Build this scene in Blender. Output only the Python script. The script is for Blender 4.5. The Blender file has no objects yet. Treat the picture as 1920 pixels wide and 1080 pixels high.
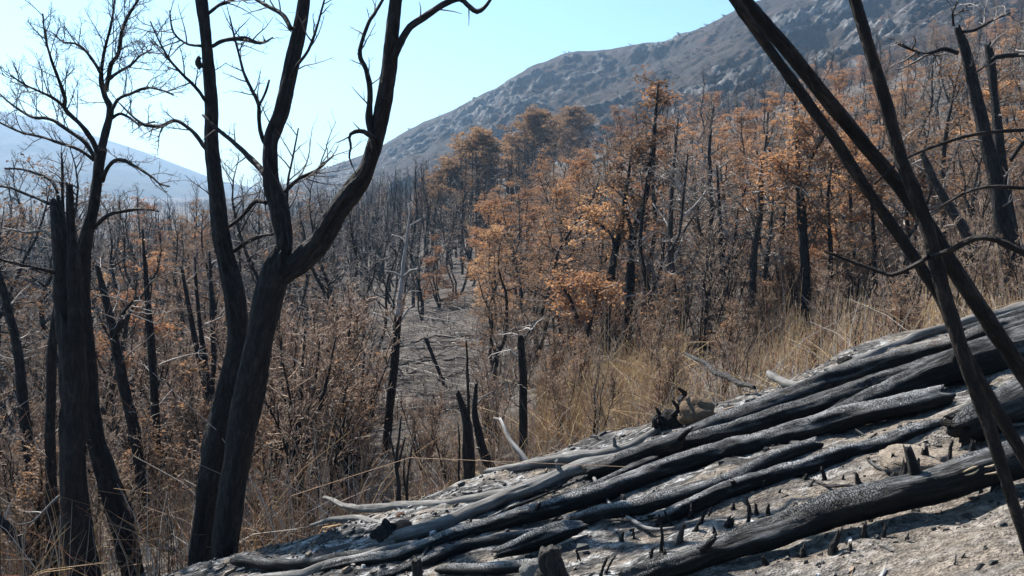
import bpy, math, random
import numpy as np
from mathutils import Vector

# ------------------------------------------------------------------ camera, sky, sun, exposure
SC = bpy.context.scene
COL = SC.collection
FPX = 1663.0                       # focal length in photograph pixels (1920 wide)
CAM = np.array([0.0, 0.0, 1.6])
PITCH = math.atan((540 - 350) / FPX)
cam_d = bpy.data.cameras.new('camera'); cam_d.sensor_width = 36; cam_d.lens = 36 * FPX / 1920
cam_d.clip_start = 0.05; cam_d.clip_end = 20000
cam_o = bpy.data.objects.new('camera', cam_d); COL.objects.link(cam_o)
cam_o.location = CAM; cam_o.rotation_euler = (math.pi / 2 - PITCH, 0, 0)
SC.camera = cam_o

SUN_AZ = math.radians(-40)         # from +Y towards +X (negative: to the left)
SUN_EL = math.radians(47)
W = bpy.data.worlds.new('World'); SC.world = W; W.use_nodes = True
nt = W.node_tree
bg = nt.nodes['Background']
sky = nt.nodes.new('ShaderNodeTexSky'); sky.sky_type = 'NISHITA'; sky.sun_disc = False
sky.sun_elevation = SUN_EL; sky.sun_rotation = SUN_AZ; sky.altitude = 600
sky.air_density = 1.0; sky.dust_density = 1.3; sky.ozone_density = 1.5
tint = nt.nodes.new('ShaderNodeMixRGB'); tint.blend_type = 'MULTIPLY'; tint.inputs[0].default_value = 1
tint.inputs[2].default_value = (0.81, 1.08, 1.18, 1)
nt.links.new(sky.outputs[0], tint.inputs[1]); nt.links.new(tint.outputs[0], bg.inputs[0])
bg.inputs[1].default_value = 0.072

sun_d = bpy.data.lights.new('sun', 'SUN'); sun_d.energy = 5.0; sun_d.angle = math.radians(0.53)
sun_d.color = (1.0, 0.95, 0.87)
sun_o = bpy.data.objects.new('sun', sun_d); COL.objects.link(sun_o)
sdir = Vector((math.sin(SUN_AZ) * math.cos(SUN_EL), math.cos(SUN_AZ) * math.cos(SUN_EL), math.sin(SUN_EL)))
sun_o.rotation_euler = sdir.to_track_quat('Z', 'Y').to_euler()
sun_o.location = (-20, 10, 40)

SC.view_settings.view_transform = 'Standard'; SC.view_settings.look = 'None'
SC.view_settings.exposure = 1.2; SC.view_settings.gamma = 1.0
SC.render.engine = 'CYCLES'
cy = SC.cycles
cy.use_denoising = True
try: cy.denoiser = 'OPENIMAGEDENOISE'; cy.denoising_input_passes = 'RGB_ALBEDO_NORMAL'; cy.denoising_prefilter = 'ACCURATE'
except Exception: pass
cy.max_bounces = 6; cy.diffuse_bounces = 2; cy.glossy_bounces = 2; cy.transmission_bounces = 2
cy.volume_bounces = 0; cy.transparent_max_bounces = 4
cy.caustics_reflective = False; cy.caustics_refractive = False
SC.render.use_persistent_data = False

# ------------------------------------------------------------------ projection helpers
CP, SP = math.cos(PITCH), math.sin(PITCH)
def ray(px, py):
    a = (np.asarray(px, float) - 960) / FPX; b = (540 - np.asarray(py, float)) / FPX
    return np.stack([a, CP + b * SP, -SP + b * CP], -1)
def at(px, py, depth):
    """world point on the line of sight of a photograph pixel, at world distance y = depth"""
    d = ray(px, py)
    return CAM + d * (np.asarray(depth, float) / d[..., 1])[..., None]

# ------------------------------------------------------------------ noise
def _h(ix, iy, iz, seed):
    n = (ix.astype(np.int64) * 374761393 + iy.astype(np.int64) * 668265263 + iz.astype(np.int64) * 2147483647 + seed * 974634777) & 0xFFFFFFFF
    n = ((n ^ (n >> 13)) * 1274126177) & 0xFFFFFFFF
    n = ((n ^ (n >> 16)) * 2246822519) & 0xFFFFFFFF
    return ((n ^ (n >> 15)) & 0xFFFF) / 32767.5 - 1.0
def vnoise(x, y, z, seed=0):
    x = np.asarray(x, float); y = np.asarray(y, float) + 0 * x; z = np.asarray(z, float) + 0 * x
    ix, iy, iz = np.floor(x), np.floor(y), np.floor(z)
    fx, fy, fz = x - ix, y - iy, z - iz
    fx, fy, fz = [f * f * f * (f * (f * 6 - 15) + 10) for f in (fx, fy, fz)]
    r = 0
    for a in (0, 1):
        wx = fx if a else 1 - fx
        for b in (0, 1):
            wy = fy if b else 1 - fy
            for c in (0, 1):
                wz = fz if c else 1 - fz
                r = r + wx * wy * wz * _h(ix + a, iy + b, iz + c, seed)
    return r
def fbm(x, y, z=0.0, seed=0, octv=4, gain=0.5, lac=2.03):
    s = 0; a = 1; t = 0
    for o in range(octv):
        s = s + a * vnoise(np.asarray(x) * lac ** o, np.asarray(y) * lac ** o, np.asarray(z) * lac ** o, seed + o * 17); t += a; a *= gain
    return s / t
def ridged(x, y, z=0.0, seed=0, octv=4, gain=0.5, lac=2.1):
    s = 0; a = 1; t = 0
    for o in range(octv):
        n = 1 - np.abs(vnoise(np.asarray(x) * lac ** o, np.asarray(y) * lac ** o, np.asarray(z) * lac ** o, seed + o * 31)) * 1.6
        s = s + a * n; t += a; a *= gain
    return s / t
def sstep(a, b, x):
    t = np.clip((np.asarray(x, float) - a) / (b - a), 0, 1); return t * t * (3 - 2 * t)
def smax(a, b, k):
    h = np.clip(0.5 + 0.5 * (a - b) / k, 0, 1); return b * (1 - h) + a * h + k * h * (1 - h)

# ------------------------------------------------------------------ mesh building
def make_mesh(name, V, Q=None, T=None, mat=None, smooth=True, tc=None, fl=None, mats=None, fmat=None, col=None):
    me = bpy.data.meshes.new(name)
    V = np.asarray(V, np.float32).reshape(-1, 3)
    nq = 0 if Q is None else len(Q); ntr = 0 if T is None else len(T)
    idx = []
    if nq: idx.append(np.asarray(Q, np.int32).reshape(-1))
    if ntr: idx.append(np.asarray(T, np.int32).reshape(-1))
    idx = np.concatenate(idx)
    me.vertices.add(len(V)); me.vertices.foreach_set('co', V.reshape(-1))
    me.loops.add(len(idx)); me.loops.foreach_set('vertex_index', idx)
    me.polygons.add(nq + ntr)
    st = np.concatenate([np.arange(nq) * 4, nq * 4 + np.arange(ntr) * 3]).astype(np.int32)
    me.polygons.foreach_set('loop_start', st)
    me.polygons.foreach_set('loop_total', np.concatenate([np.full(nq, 4), np.full(ntr, 3)]).astype(np.int32))
    me.polygons.foreach_set('use_smooth', np.full(nq + ntr, smooth, bool))
    if mats:
        for m in mats: me.materials.append(m)
        me.polygons.foreach_set('material_index', np.asarray(fmat, np.int32))
    elif mat: me.materials.append(mat)
    me.update(calc_edges=True)
    if tc is not None:
        a = me.attributes.new('tc', 'FLOAT_VECTOR', 'POINT'); a.data.foreach_set('vector', np.asarray(tc, np.float32).reshape(-1))
    if fl is not None:
        for k, v in fl.items():
            a = me.attributes.new(k, 'FLOAT', 'POINT'); a.data.foreach_set('value', np.asarray(v, np.float32).reshape(-1))
    if col is not None:
        c = np.ones((len(V), 4), np.float32); c[:, :3] = col
        a = me.attributes.new('col', 'FLOAT_COLOR', 'POINT'); a.data.foreach_set('color', c.reshape(-1))
    return me
def link(name, me, parent=None, loc=None):
    o = bpy.data.objects.new(name, me); COL.objects.link(o)
    if parent is not None: o.parent = parent
    if loc is not None: o.location = loc
    return o
def tag(o, label=None, cat=None, group=None, kind=None):
    if label: o['label'] = label
    if cat: o['category'] = cat
    if group: o['group'] = group
    if kind: o['kind'] = kind
    return o
def thing(name, label, cat, loc=(0, 0, 0), group=None):
    o = bpy.data.objects.new(name, None); o.empty_display_size = 0.2; COL.objects.link(o)
    o.location = loc
    return tag(o, label, cat, group)
def dup(root, loc, rotz, scale, label=None, group=None):
    r = root.copy(); COL.objects.link(r); r.location = loc; r.rotation_euler = (0, 0, rotz); r.scale = (scale[0], scale[0], scale[1])
    if label: r['label'] = label
    if group: r['group'] = group
    for ch in root.children:
        c = ch.copy(); COL.objects.link(c); c.parent = r
    return r

def tube_arrays(P, R, sides, seed=0.0, cap=True):
    """P (N,n,3), R (N,n) or (N,n,sides): closed, tapered tubes. returns V, Q, T, tc"""
    P = np.asarray(P, float); N, n, _ = P.shape
    tang = np.gradient(P, axis=1); tang /= np.linalg.norm(tang, axis=2, keepdims=True) + 1e-9
    t0 = tang[:, 0]
    ref = np.where(np.abs(t0[:, 2:3]) > 0.8, np.array([[1.0, 0, 0]]), np.array([[0, 0, 1.0]]))
    nrm = ref - t0 * (ref * t0).sum(1, keepdims=True); nrm /= np.linalg.norm(nrm, axis=1, keepdims=True)
    A = np.empty_like(P); A[:, 0] = nrm
    for i in range(1, n):
        v = A[:, i - 1] - tang[:, i] * (A[:, i - 1] * tang[:, i]).sum(1, keepdims=True)
        A[:, i] = v / (np.linalg.norm(v, axis=1, keepdims=True) + 1e-9)
    B = np.cross(tang, A)
    th = np.arange(sides) * 2 * np.pi / sides
    c, s = np.cos(th), np.sin(th)
    R = np.asarray(R, float)
    if R.ndim == 2: R = R[:, :, None] * np.ones(sides)
    V = P[:, :, None, :] + R[..., None] * (A[:, :, None, :] * c[None, None, :, None] + B[:, :, None, :] * s[None, None, :, None])
    seg = np.linalg.norm(np.diff(P, axis=1), axis=2); ln = np.concatenate([np.zeros((N, 1)), np.cumsum(seg, 1)], 1)
    rm = R.mean(2, keepdims=True)
    tc = np.empty(V.shape); tc[..., 0] = rm * c; tc[..., 1] = rm * s
    tc[..., 2] = (ln + np.arange(N)[:, None] * 3.7 + seed)[:, :, None]
    i0 = np.arange(n - 1)[:, None] * sides; j = np.arange(sides)[None]; j1 = (j + 1) % sides
    q = np.stack([i0 + j, i0 + j1, i0 + sides + j1, i0 + sides + j], -1).reshape(-1, 4)
    Q = (q[None] + (np.arange(N) * n * sides)[:, None, None]).reshape(-1, 4)
    V = V.reshape(-1, 3); tc = tc.reshape(-1, 3); T = None
    if cap:
        nb = len(V); ends = np.concatenate([P[:, 0], P[:, -1]]); V = np.concatenate([V, ends])
        tce = np.zeros((2 * N, 3)); tce[:N, 2] = np.arange(N) * 3.7 + seed; tce[N:, 2] = ln[:, -1] + np.arange(N) * 3.7 + seed
        tc = np.concatenate([tc, tce])
        base = np.arange(N)[:, None] * n * sides
        jj = np.arange(sides)[None]; jj1 = (jj + 1) % sides
        T0 = np.stack([base + jj1, base + jj, np.broadcast_to(nb + np.arange(N)[:, None], (N, sides))], -1).reshape(-1, 3)
        lb = base + (n - 1) * sides
        T1 = np.stack([lb + jj, lb + jj1, np.broadcast_to(nb + N + np.arange(N)[:, None], (N, sides))], -1).reshape(-1, 3)
        T = np.concatenate([T0, T1])
    return V, Q, T, tc
class Bag:
    """collects polylines of any length and turns them into one mesh"""
    def __init__(s): s.g = {}
    def add(s, P, R, sides, c=0.5):
        s.g.setdefault((len(P), sides), []).append((P, R, c))
    def arrays(s, off=(0, 0, 0)):
        Vs, Qs, Ts, tcs, cs = [], [], [], [], []; nv = 0; k = 0
        for (n, sides), L in s.g.items():
            P = np.stack([l[0] for l in L]) - np.asarray(off); R = np.stack([l[1] for l in L])
            V, Q, T, tc = tube_arrays(P, R, sides, seed=k * 1.31, cap=sides > 4); k += len(L)
            Vs.append(V); Qs.append(Q + nv); tcs.append(tc)
            if T is not None: Ts.append(T + nv)
            cc = np.array([l[2] for l in L]); r = np.repeat(cc, n * sides)
            if sides > 4: r = np.concatenate([r, cc, cc])
            cs.append(r); nv += len(V)
        return np.concatenate(Vs), np.concatenate(Qs), (np.concatenate(Ts) if Ts else None), np.concatenate(tcs), np.concatenate(cs)
    def mesh(s, name, mat, off=(0, 0, 0)):
        V, Q, T, tc, c = s.arrays(off)
        return make_mesh(name, V, Q, T, mat, True, tc, {'rnd': c})
    def __len__(s): return sum(len(v) for v in s.g.values())

def crspline(C, n):
    """smooth curve through control rows (any width), n samples evenly by chord"""
    C = np.asarray(C, float)
    if len(C) == 2: t = np.linspace(0, 1, n)[:, None]; return C[0] * (1 - t) + C[1] * t
    E = np.concatenate([2 * C[:1] - C[1:2], C, 2 * C[-1:] - C[-2:-1]])
    seg = np.linalg.norm(np.diff(C[:, :3], axis=0), axis=1); cum = np.concatenate([[0], np.cumsum(seg)])
    d = np.linspace(0, cum[-1], n); i = np.clip(np.searchsorted(cum, d, 'right') - 1, 0, len(C) - 2)
    t = ((d - cum[i]) / (seg[i] + 1e-9))[:, None]
    p0, p1, p2, p3 = E[i], E[i + 1], E[i + 2], E[i + 3]
    return 0.5 * (2 * p1 + (p2 - p0) * t + (2 * p0 - 5 * p1 + 4 * p2 - p3) * t ** 2 + (3 * p1 - p0 - 3 * p2 + p3) * t ** 3)

# ------------------------------------------------------------------ materials
class M:
    def __init__(s, name):
        s.m = bpy.data.materials.new(name); s.m.use_nodes = True; s.t = s.m.node_tree
        s.b = s.t.nodes['Principled BSDF']; s.out = s.t.nodes['Material Output']
    def n(s, typ, **kw):
        nd = s.t.nodes.new('ShaderNode' + typ)
        for k, v in kw.items():
            if hasattr(nd, k): setattr(nd, k, v)
        return nd
    def l(s, a, b): s.t.links.new(a, b)
    def coord(s, kind='tc', scale=(1, 1, 1)):
        if kind == 'tc': a = s.n('Attribute'); a.attribute_name = 'tc'; o = a.outputs['Vector']
        elif kind == 'pos': o = s.n('NewGeometry').outputs['Position']
        else: o = s.n('TexCoord').outputs['Object']
        mp = s.n('Mapping'); mp.inputs['Scale'].default_value = scale; s.l(o, mp.inputs[0]); return mp.outputs[0]
    def noise(s, co, scale, detail=5, rough=0.55, dist=0.0):
        x = s.n('TexNoise'); x.inputs['Scale'].default_value = scale; x.inputs['Detail'].default_value = detail
        x.inputs['Roughness'].default_value = rough; x.inputs['Distortion'].default_value = dist; s.l(co, x.inputs['Vector']); return x.outputs['Fac']
    def vor(s, co, scale, feature='F1', rand=1.0):
        x = s.n('TexVoronoi'); x.feature = feature; x.inputs['Scale'].default_value = scale; x.inputs['Randomness'].default_value = rand
        s.l(co, x.inputs['Vector']); return x.outputs['Distance']
    def ramp(s, f, stops, interp='LINEAR'):
        r = s.n('ValToRGB'); r.color_ramp.interpolation = interp; e = r.color_ramp.elements
        while len(e) < len(stops): e.new(0.5)
        for i, (p, c) in enumerate(stops):
            e[i].position = p; e[i].color = (*c, 1) if not isinstance(c, (int, float)) else (c, c, c, 1)
        s.l(f, r.inputs[0]); return r.outputs[0]
    def mix(s, f, a, b, mode='MIX'):
        x = s.n('MixRGB'); x.blend_type = mode
        for sock, v in ((x.inputs[0], f), (x.inputs[1], a), (x.inputs[2], b)):
            if isinstance(v, (int, float)): sock.default_value = v if sock == x.inputs[0] else (v, v, v, 1)
            elif isinstance(v, tuple): sock.default_value = (*v, 1)
            else: s.l(v, sock)
        return x.outputs[0]
    def math(s, op, a, b=0.0, clamp=False):
        x = s.n('Math'); x.operation = op; x.use_clamp = clamp
        for sock, v in ((x.inputs[0], a), (x.inputs[1], b)):
            if isinstance(v, (int, float)): sock.default_value = v
            else: s.l(v, sock)
        return x.outputs[0]
    def attr(s, name, out='Fac'):
        a = s.n('Attribute'); a.attribute_name = name; return a.outputs[out]
    def orand(s): return s.n('ObjectInfo').outputs['Random']
    def up(s):
        g = s.n('NewGeometry'); x = s.n('SeparateXYZ'); s.l(g.outputs['Normal'], x.inputs[0]); return x.outputs[2]
    def bump(s, h, strength, dist, prev=None):
        b = s.n('Bump'); b.inputs['Strength'].default_value = strength; b.inputs['Distance'].default_value = dist; s.l(h, b.inputs['Height'])
        if prev is not None: s.l(prev, b.inputs['Normal'])
        return b.outputs[0]
    def fin(s, color=None, rough=0.8, normal=None, spec=0.3):
        if color is not None:
            if isinstance(color, tuple): s.b.inputs['Base Color'].default_value = (*color, 1)
            else: s.l(color, s.b.inputs['Base Color'])
        if isinstance(rough, (int, float)): s.b.inputs['Roughness'].default_value = rough
        else: s.l(rough, s.b.inputs['Roughness'])
        s.b.inputs['Specular IOR Level'].default_value = spec
        if normal is not None: s.l(normal, s.b.inputs['Normal'])
        return s.m

def mat_char_bark(name, dark=(0.006, 0.0055, 0.006), mid=(0.018, 0.016, 0.016), hi=(0.06, 0.054, 0.05), amt=0.4):
    k = M(name); co = k.coord('tc', (1, 1, 0.28)); co2 = k.coord('tc')
    n1 = k.noise(co, 34, 6, 0.62, 0.3); n2 = k.noise(co2, 5, 4, 0.6); n3 = k.noise(co2, 160, 3)
    f = k.math('ADD', k.math('MULTIPLY', n1, 0.65), k.math('MULTIPLY', n2, 0.4))
    c = k.ramp(f, [(0.36, dark), (0.54, mid), (0.56 + 0.3 * (1 - amt), hi)])
    v = k.vor(k.coord('tc', (1, 1, 0.35)), 38, 'DISTANCE_TO_EDGE')
    h = k.math('ADD', k.math('MULTIPLY', n1, 1.0), k.math('ADD', k.math('MULTIPLY', k.math('MINIMUM', v, 0.25), 1.6), k.math('MULTIPLY', n3, 0.25)))
    return k.fin(c, k.ramp(n2, [(0.3, 0.6), (0.7, 0.92)]), k.bump(h, 1.0, 0.022), 0.2)
def mat_char_log(name, ash=0.5, brown=0.2, scale=1.0):
    k = M(name); co = k.coord('tc'); cs = k.coord('tc', (1, 1, 2.4)); cl = k.coord('tc', (1, 1, 0.12))
    v = k.vor(cs, 48 * scale, 'DISTANCE_TO_EDGE'); v2 = k.vor(cs, 110 * scale, 'DISTANCE_TO_EDGE')
    grain = k.noise(cl, 60, 5, 0.6); n2 = k.noise(co, 3.2, 5, 0.6); n3 = k.noise(co, 120, 3)
    scaly = k.ramp(k.noise(k.coord('tc', (1, 1, 0.5)), 5.5, 3, 0.5), [(0.46 - 0.12 * ash, 0.0), (0.58 - 0.12 * ash, 1.0)])
    block = k.mix(scaly, k.ramp(grain, [(0.42, 0.1), (0.62, 1.0)]), k.math('MULTIPLY', k.math('MINIMUM', v, 0.16), 6.2))   # 0 crack .. 1 block top
    base = k.ramp(k.math('ADD', k.math('MULTIPLY', grain, 0.6), k.math('MULTIPLY', n2, 0.4)), [(0.38, (0.005, 0.005, 0.005)), (0.54, (0.014, 0.0138, 0.0135)), (0.70, (0.06, 0.058, 0.056))])
    bare = k.ramp(k.noise(k.coord('tc', (1, 1, 0.35)), 4.5, 4, 0.6), [(0.60 - 0.12 * brown, 0.0), (0.66 - 0.1 * brown, 1.0)])
    base = k.mix(k.math('MULTIPLY', bare, brown), base, k.ramp(grain, [(0.3, (0.05, 0.032, 0.02)), (0.7, (0.19, 0.13, 0.085))]))
    ash_glint = k.math('MULTIPLY', k.ramp(k.noise(co, 7, 6, 0.65), [(0.30, 0.0), (0.60, 1.0)]), k.ramp(k.up(), [(0.35, 0.0), (0.85, 1.0)]))  # pale ash on upward faces, brightened to paint in sunlit highlights too
    ash_glint = k.math('MULTIPLY', k.math('MULTIPLY', ash_glint, k.math('MULTIPLY', block, ash, True)), 1.0, True)
    c = k.mix(ash_glint, base, (0.6, 0.59, 0.58))
    h = k.math('ADD', k.math('MULTIPLY', block, 0.5), k.math('ADD', k.math('MULTIPLY', k.math('MINIMUM', v2, 0.12), 2.0), k.math('ADD', k.math('MULTIPLY', grain, 0.5), k.math('MULTIPLY', n3, 0.15))))
    return k.fin(c, k.ramp(n2, [(0.35, 0.56), (0.7, 0.88)]), k.bump(h, 1.0, 0.022), 0.26)
def mat_wood(name, a, b, c3, scale=50, spec=0.25, rough=0.75):
    k = M(name); cl = k.coord('tc', (1, 1, 0.1)); co = k.coord('tc')
    g = k.noise(cl, scale, 6, 0.65); n2 = k.noise(co, 4, 5, 0.6)
    f = k.math('ADD', k.math('MULTIPLY', g, 0.6), k.math('MULTIPLY', n2, 0.42))
    c = k.ramp(f, [(0.34, a), (0.52, b), (0.68, c3)])
    return k.fin(c, rough, k.bump(g, 0.7, 0.01), spec)
def mat_twig(name, cols):
    k = M(name); r = k.attr('rnd'); n = k.noise(k.coord('tc', (1, 1, 0.4)), 9, 3)
    c = k.ramp(k.math('ADD', k.math('MULTIPLY', r, 0.75), k.math('MULTIPLY', k.math('SUBTRACT', n, 0.37), 1.0)), [(i / (len(cols) - 1), q) for i, q in enumerate(cols)])
    return k.fin(c, 0.75, None, 0.25)
def mat_leaf(name, cols):
    k = M(name); r = k.attr('rnd'); o = k.orand()
    f = k.math('ADD', k.math('MULTIPLY', r, 0.45), k.math('MULTIPLY', o, 0.55))
    c = k.ramp(f, [(i / (len(cols) - 1), q) for i, q in enumerate(cols)])
    k.fin(c, 0.7, None, 0.15)
    tr = k.n('BsdfTranslucent'); k.l(k.mix(1.0, c, (1.0, 0.9, 0.75), 'MULTIPLY'), tr.inputs['Color'])
    ms = k.n('MixShader'); ms.inputs[0].default_value = 0.5
    k.l(k.b.outputs[0], ms.inputs[1]); k.l(tr.outputs[0], ms.inputs[2]); k.l(ms.outputs[0], k.out.inputs['Surface'])
    return k.m
def mat_col(name, rough=0.7, spec=0.25):
    k = M(name); return k.fin(k.attr('col', 'Color'), rough, None, spec)

BARK = mat_char_bark('charred_bark')
BARK2 = mat_char_bark('scorched_bark', (0.010, 0.009, 0.009), (0.038, 0.033, 0.03), (0.12, 0.105, 0.095), 0.6)
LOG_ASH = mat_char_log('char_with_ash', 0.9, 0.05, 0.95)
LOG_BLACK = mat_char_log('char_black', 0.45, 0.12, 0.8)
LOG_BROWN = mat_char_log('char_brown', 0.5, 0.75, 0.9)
GREYWOOD = mat_wood('weathered_grey_wood', (0.03, 0.028, 0.027), (0.125, 0.118, 0.11), (0.29, 0.275, 0.26))
WHITEWOOD = mat_wood('bleached_wood', (0.22, 0.2, 0.19), (0.46, 0.44, 0.42), (0.66, 0.64, 0.62))
PALEWOOD = mat_wood('pale_grey_wood', (0.10, 0.093, 0.088), (0.26, 0.245, 0.235), (0.42, 0.40, 0.385))
POLE = mat_char_bark('smoked_pole', (0.007, 0.0055, 0.005), (0.018, 0.0135, 0.0115), (0.085, 0.06, 0.048), 0.45)
SPLIT = mat_wood('split_pale_wood', (0.3, 0.22, 0.13), (0.55, 0.42, 0.27), (0.7, 0.58, 0.42))
TWIG = mat_twig('grey_twigs', [(0.035, 0.029, 0.026), (0.12, 0.10, 0.088), (0.27, 0.235, 0.21), (0.52, 0.48, 0.45)])
TWIGD = mat_twig('dark_twigs', [(0.014, 0.012, 0.012), (0.035, 0.03, 0.028), (0.075, 0.063, 0.058), (0.15, 0.13, 0.12)])
TWIGB = mat_twig('brown_twigs', [(0.07, 0.043, 0.032), (0.18, 0.115, 0.08), (0.33, 0.24, 0.175), (0.5, 0.42, 0.34)])
LEAF = mat_leaf('rust_leaves', [(0.17, 0.098, 0.068), (0.32, 0.175, 0.105), (0.48, 0.285, 0.155), (0.62, 0.43, 0.255)])
LEAFD = mat_leaf('scorched_leaves', [(0.10, 0.064, 0.045), (0.18, 0.112, 0.075), (0.26, 0.162, 0.10), (0.34, 0.225, 0.145)])
TWIGF = mat_twig('feathery_tan_twigs', [(0.10, 0.06, 0.042), (0.26, 0.165, 0.115), (0.42, 0.30, 0.215), (0.58, 0.47, 0.37)])
STRAW = mat_col('dry_stalks')
DEBRIS = mat_col('charcoal_bits', 0.6, 0.4)

# ------------------------------------------------------------------ terrain
_gy = np.array([-50, 0, 5, 6.7, 8, 10, 14, 20, 28, 35, 45, 60, 80, 100, 140, 200, 300, 600, 9000.])
_gz = np.array([-2.1, -2.1, -2.2, -2.5, -2.95, -3.35, -4.15, -5.2, -6.0, -6.15, -5.9, -5.2, -3.8, -2.2, 0.6, 2, 4, 5, 5.])
def terr(x, y, detail=True):
    x = np.asarray(x, float); y = np.asarray(y, float)
    g = (np.interp(y - 1.2, _gy, _gz) + np.interp(y, _gy, _gz) * 2 + np.interp(y + 1.2, _gy, _gz)) / 4 + 1.6
    floor = np.interp(y, [0, 150, 800, 6000], [-5, -14, -14, -14]) + 1.6
    xs = np.where(x > 150, 150 + (x - 150) * 0.3, x)
    far = smax(g + 0.27 * xs, floor, 3.0)
    slab = smax(0.28 * xs - 0.08 * y - 0.75 * np.maximum(0, -(x + 2.45)) * sstep(-0.0, 1.2, -(x + 2.45)), floor, 2.0)
    wob = 0.35 * fbm(x * 0.5, y * 0.0, 0, 5, 3)
    rim = np.interp(x, [-3, -1.3, 0, 0.9, 2.2, 3.2], [5.85, 5.95, 6.3, 6.55, 7.1, 7.5])
    t = sstep(0.0, 1.05, y + wob * 0.6 - rim)
    z = slab * (1 - t) + far * t
    if detail:
        d = np.hypot(x, y)
        z = z + sstep(8, 30, d) * 0.35 * fbm(x * 0.12, y * 0.12, 0, 3, 4) + sstep(60, 200, d) * 2.0 * fbm(x * 0.02, y * 0.02, 0, 8, 4)
        near = 1 - sstep(9, 16, d)
        xr = x * 0.96 + y * 0.1; yr = y - 0.1 * x
        z = z + near * (0.06 * fbm(xr * 1.1, yr * 2.2, 0, 21, 4) + 0.022 * ridged(xr * 1.5, yr * 4.5, 0, 22, 4) + 0.024 * fbm(x * 7, y * 9, 0, 23, 3))
    return z
def ground_hit(px, py, near=False):
    """where the line of sight of a pixel meets the ground"""
    d = ray(px, py); ys = np.concatenate([np.linspace(2, 12, 600), np.linspace(12.05, 300, 4000)])
    p = CAM + d * (ys / d[1])[:, None]
    h = terr(p[:, 0], p[:, 1], False)
    if near: h = 0.28 * p[:, 0] - 0.08 * p[:, 1]
    k = np.argmax(p[:, 2] < h)
    return p[k]
def axis(lo, hi, step, far, ratio):
    c = list(np.arange(lo, hi + step / 2, step)); s = step; v = c[-1]
    a = []
    while v < far[1]: s = min(s * ratio, 250); v += s; a.append(v)
    s = step; v = c[0]; b = []
    while v > far[0]: s = min(s * ratio, 250); v -= s; b.append(v)
    return np.array(b[::-1] + c + a)
def grid_mesh(name, X, Y, Z, mat, fl=None):
    ny, nx = X.shape; V = np.stack([X, Y, Z], -1).reshape(-1, 3)
    i = (np.arange(ny - 1)[:, None] * nx + np.arange(nx - 1)[None]).reshape(-1)
    return make_mesh(name, V, np.stack([i, i + 1, i + nx + 1, i + nx], -1), None, mat, True, None, fl)

def mat_ground():
    k = M('burnt_ground'); co = k.coord('pos'); cs = k.coord('pos', (0.55, 1.6, 1.0))
    n_big = k.noise(cs, 0.9, 5, 0.6, 0.4); n_mid = k.noise(cs, 3.5, 6, 0.65, 0.3); n_fine = k.noise(co, 26, 5, 0.65); n_gr = k.noise(co, 140, 3, 0.6)
    soil = k.ramp(n_fine, [(0.32, (0.095, 0.077, 0.061)), (0.48, (0.215, 0.178, 0.142)), (0.66, (0.36, 0.305, 0.25))])
    ash = k.ramp(n_fine, [(0.32, (0.08, 0.077, 0.075)), (0.48, (0.25, 0.245, 0.24)), (0.64, (0.58, 0.57, 0.56))])
    char = k.ramp(n_fine, [(0.35, (0.02, 0.02, 0.02)), (0.62, (0.085, 0.08, 0.077))])
    g = k.n('SeparateXYZ'); k.l(k.n('NewGeometry').outputs['Position'], g.inputs[0])
    # the bare sandy bank lies at the uphill side, the ash between the logs further down
    side = k.math('ADD', k.math('MULTIPLY', g.outputs[0], 0.30), k.math('MULTIPLY', g.outputs[1], -0.22))
    a = k.ramp(k.math('ADD', n_big, k.math('MULTIPLY', side, 0.42)), [(0.14, 1.0), (0.33, 0.0)])
    ash_m = k.math('MULTIPLY', k.math('ADD', a, 0.3), k.ramp(n_mid, [(0.44, 0.0), (0.56, 1.0)]), True)
    c = k.mix(ash_m, soil, ash)
    ch_m = k.math('MULTIPLY', k.math('ADD', k.math('MULTIPLY', a, 0.7), 0.46), k.ramp(k.noise(cs, 6.5, 6, 0.7, 0.6), [(0.44, 0.0), (0.55, 1.0)]), True)
    c = k.mix(ch_m, c, char)
    litter = k.ramp(k.noise(co, 0.35, 6, 0.7), [(0.3, (0.04, 0.032, 0.028)), (0.48, (0.10, 0.082, 0.07)), (0.62, (0.19, 0.165, 0.145)), (0.75, (0.11, 0.07, 0.045))])
    litter = k.mix(k.ramp(k.noise(co, 4, 6, 0.75), [(0.4, 0.0), (0.6, 0.75)]), litter, (0.06, 0.05, 0.045))
    litter = k.mix(k.ramp(k.noise(k.coord('pos', (0.35, 1.3, 1.0)), 1.6, 6, 0.7, 0.5), [(0.5, 0.0), (0.58, 0.8)]), litter, (0.022, 0.02, 0.019))
    litter = k.mix(k.ramp(k.noise(k.coord('pos', (0.35, 1.3, 1.0)), 2.6, 5, 0.7), [(0.56, 0.0), (0.66, 0.7)]), litter, (0.30, 0.27, 0.245))
    fary = k.ramp(k.math('MULTIPLY', g.outputs[1], 0.1), [(0.72, 0.0), (0.85, 1.0)])
    c = k.mix(fary, c, litter)
    pv = k.vor(co, 75); c = k.mix(k.ramp(pv, [(0.25, 0.0), (0.6, 0.2)]), c, (0.035, 0.03, 0.027))
    h = k.math('ADD', n_fine, k.math('ADD', k.math('MULTIPLY', n_gr, 0.35), k.math('SUBTRACT', k.math('MULTIPLY', n_mid, 1.2), k.math('MULTIPLY', pv, 0.5))))
    return k.fin(c, 0.92, k.bump(h, 0.9, 0.03), 0.15)
xs = axis(-3.4, 5.0, 0.036, (-7000, 7000), 1.08); ys = axis(2.7, 8.0, 0.036, (-400, 8000), 1.065)
GX, GY = np.meshgrid(xs, ys)
ground = link('ground', grid_mesh('ground', GX, GY, terr(GX, GY), mat_ground()))
tag(ground, 'burnt sandy ground with ash patches falling away into the valley', None, None, 'structure')

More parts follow.
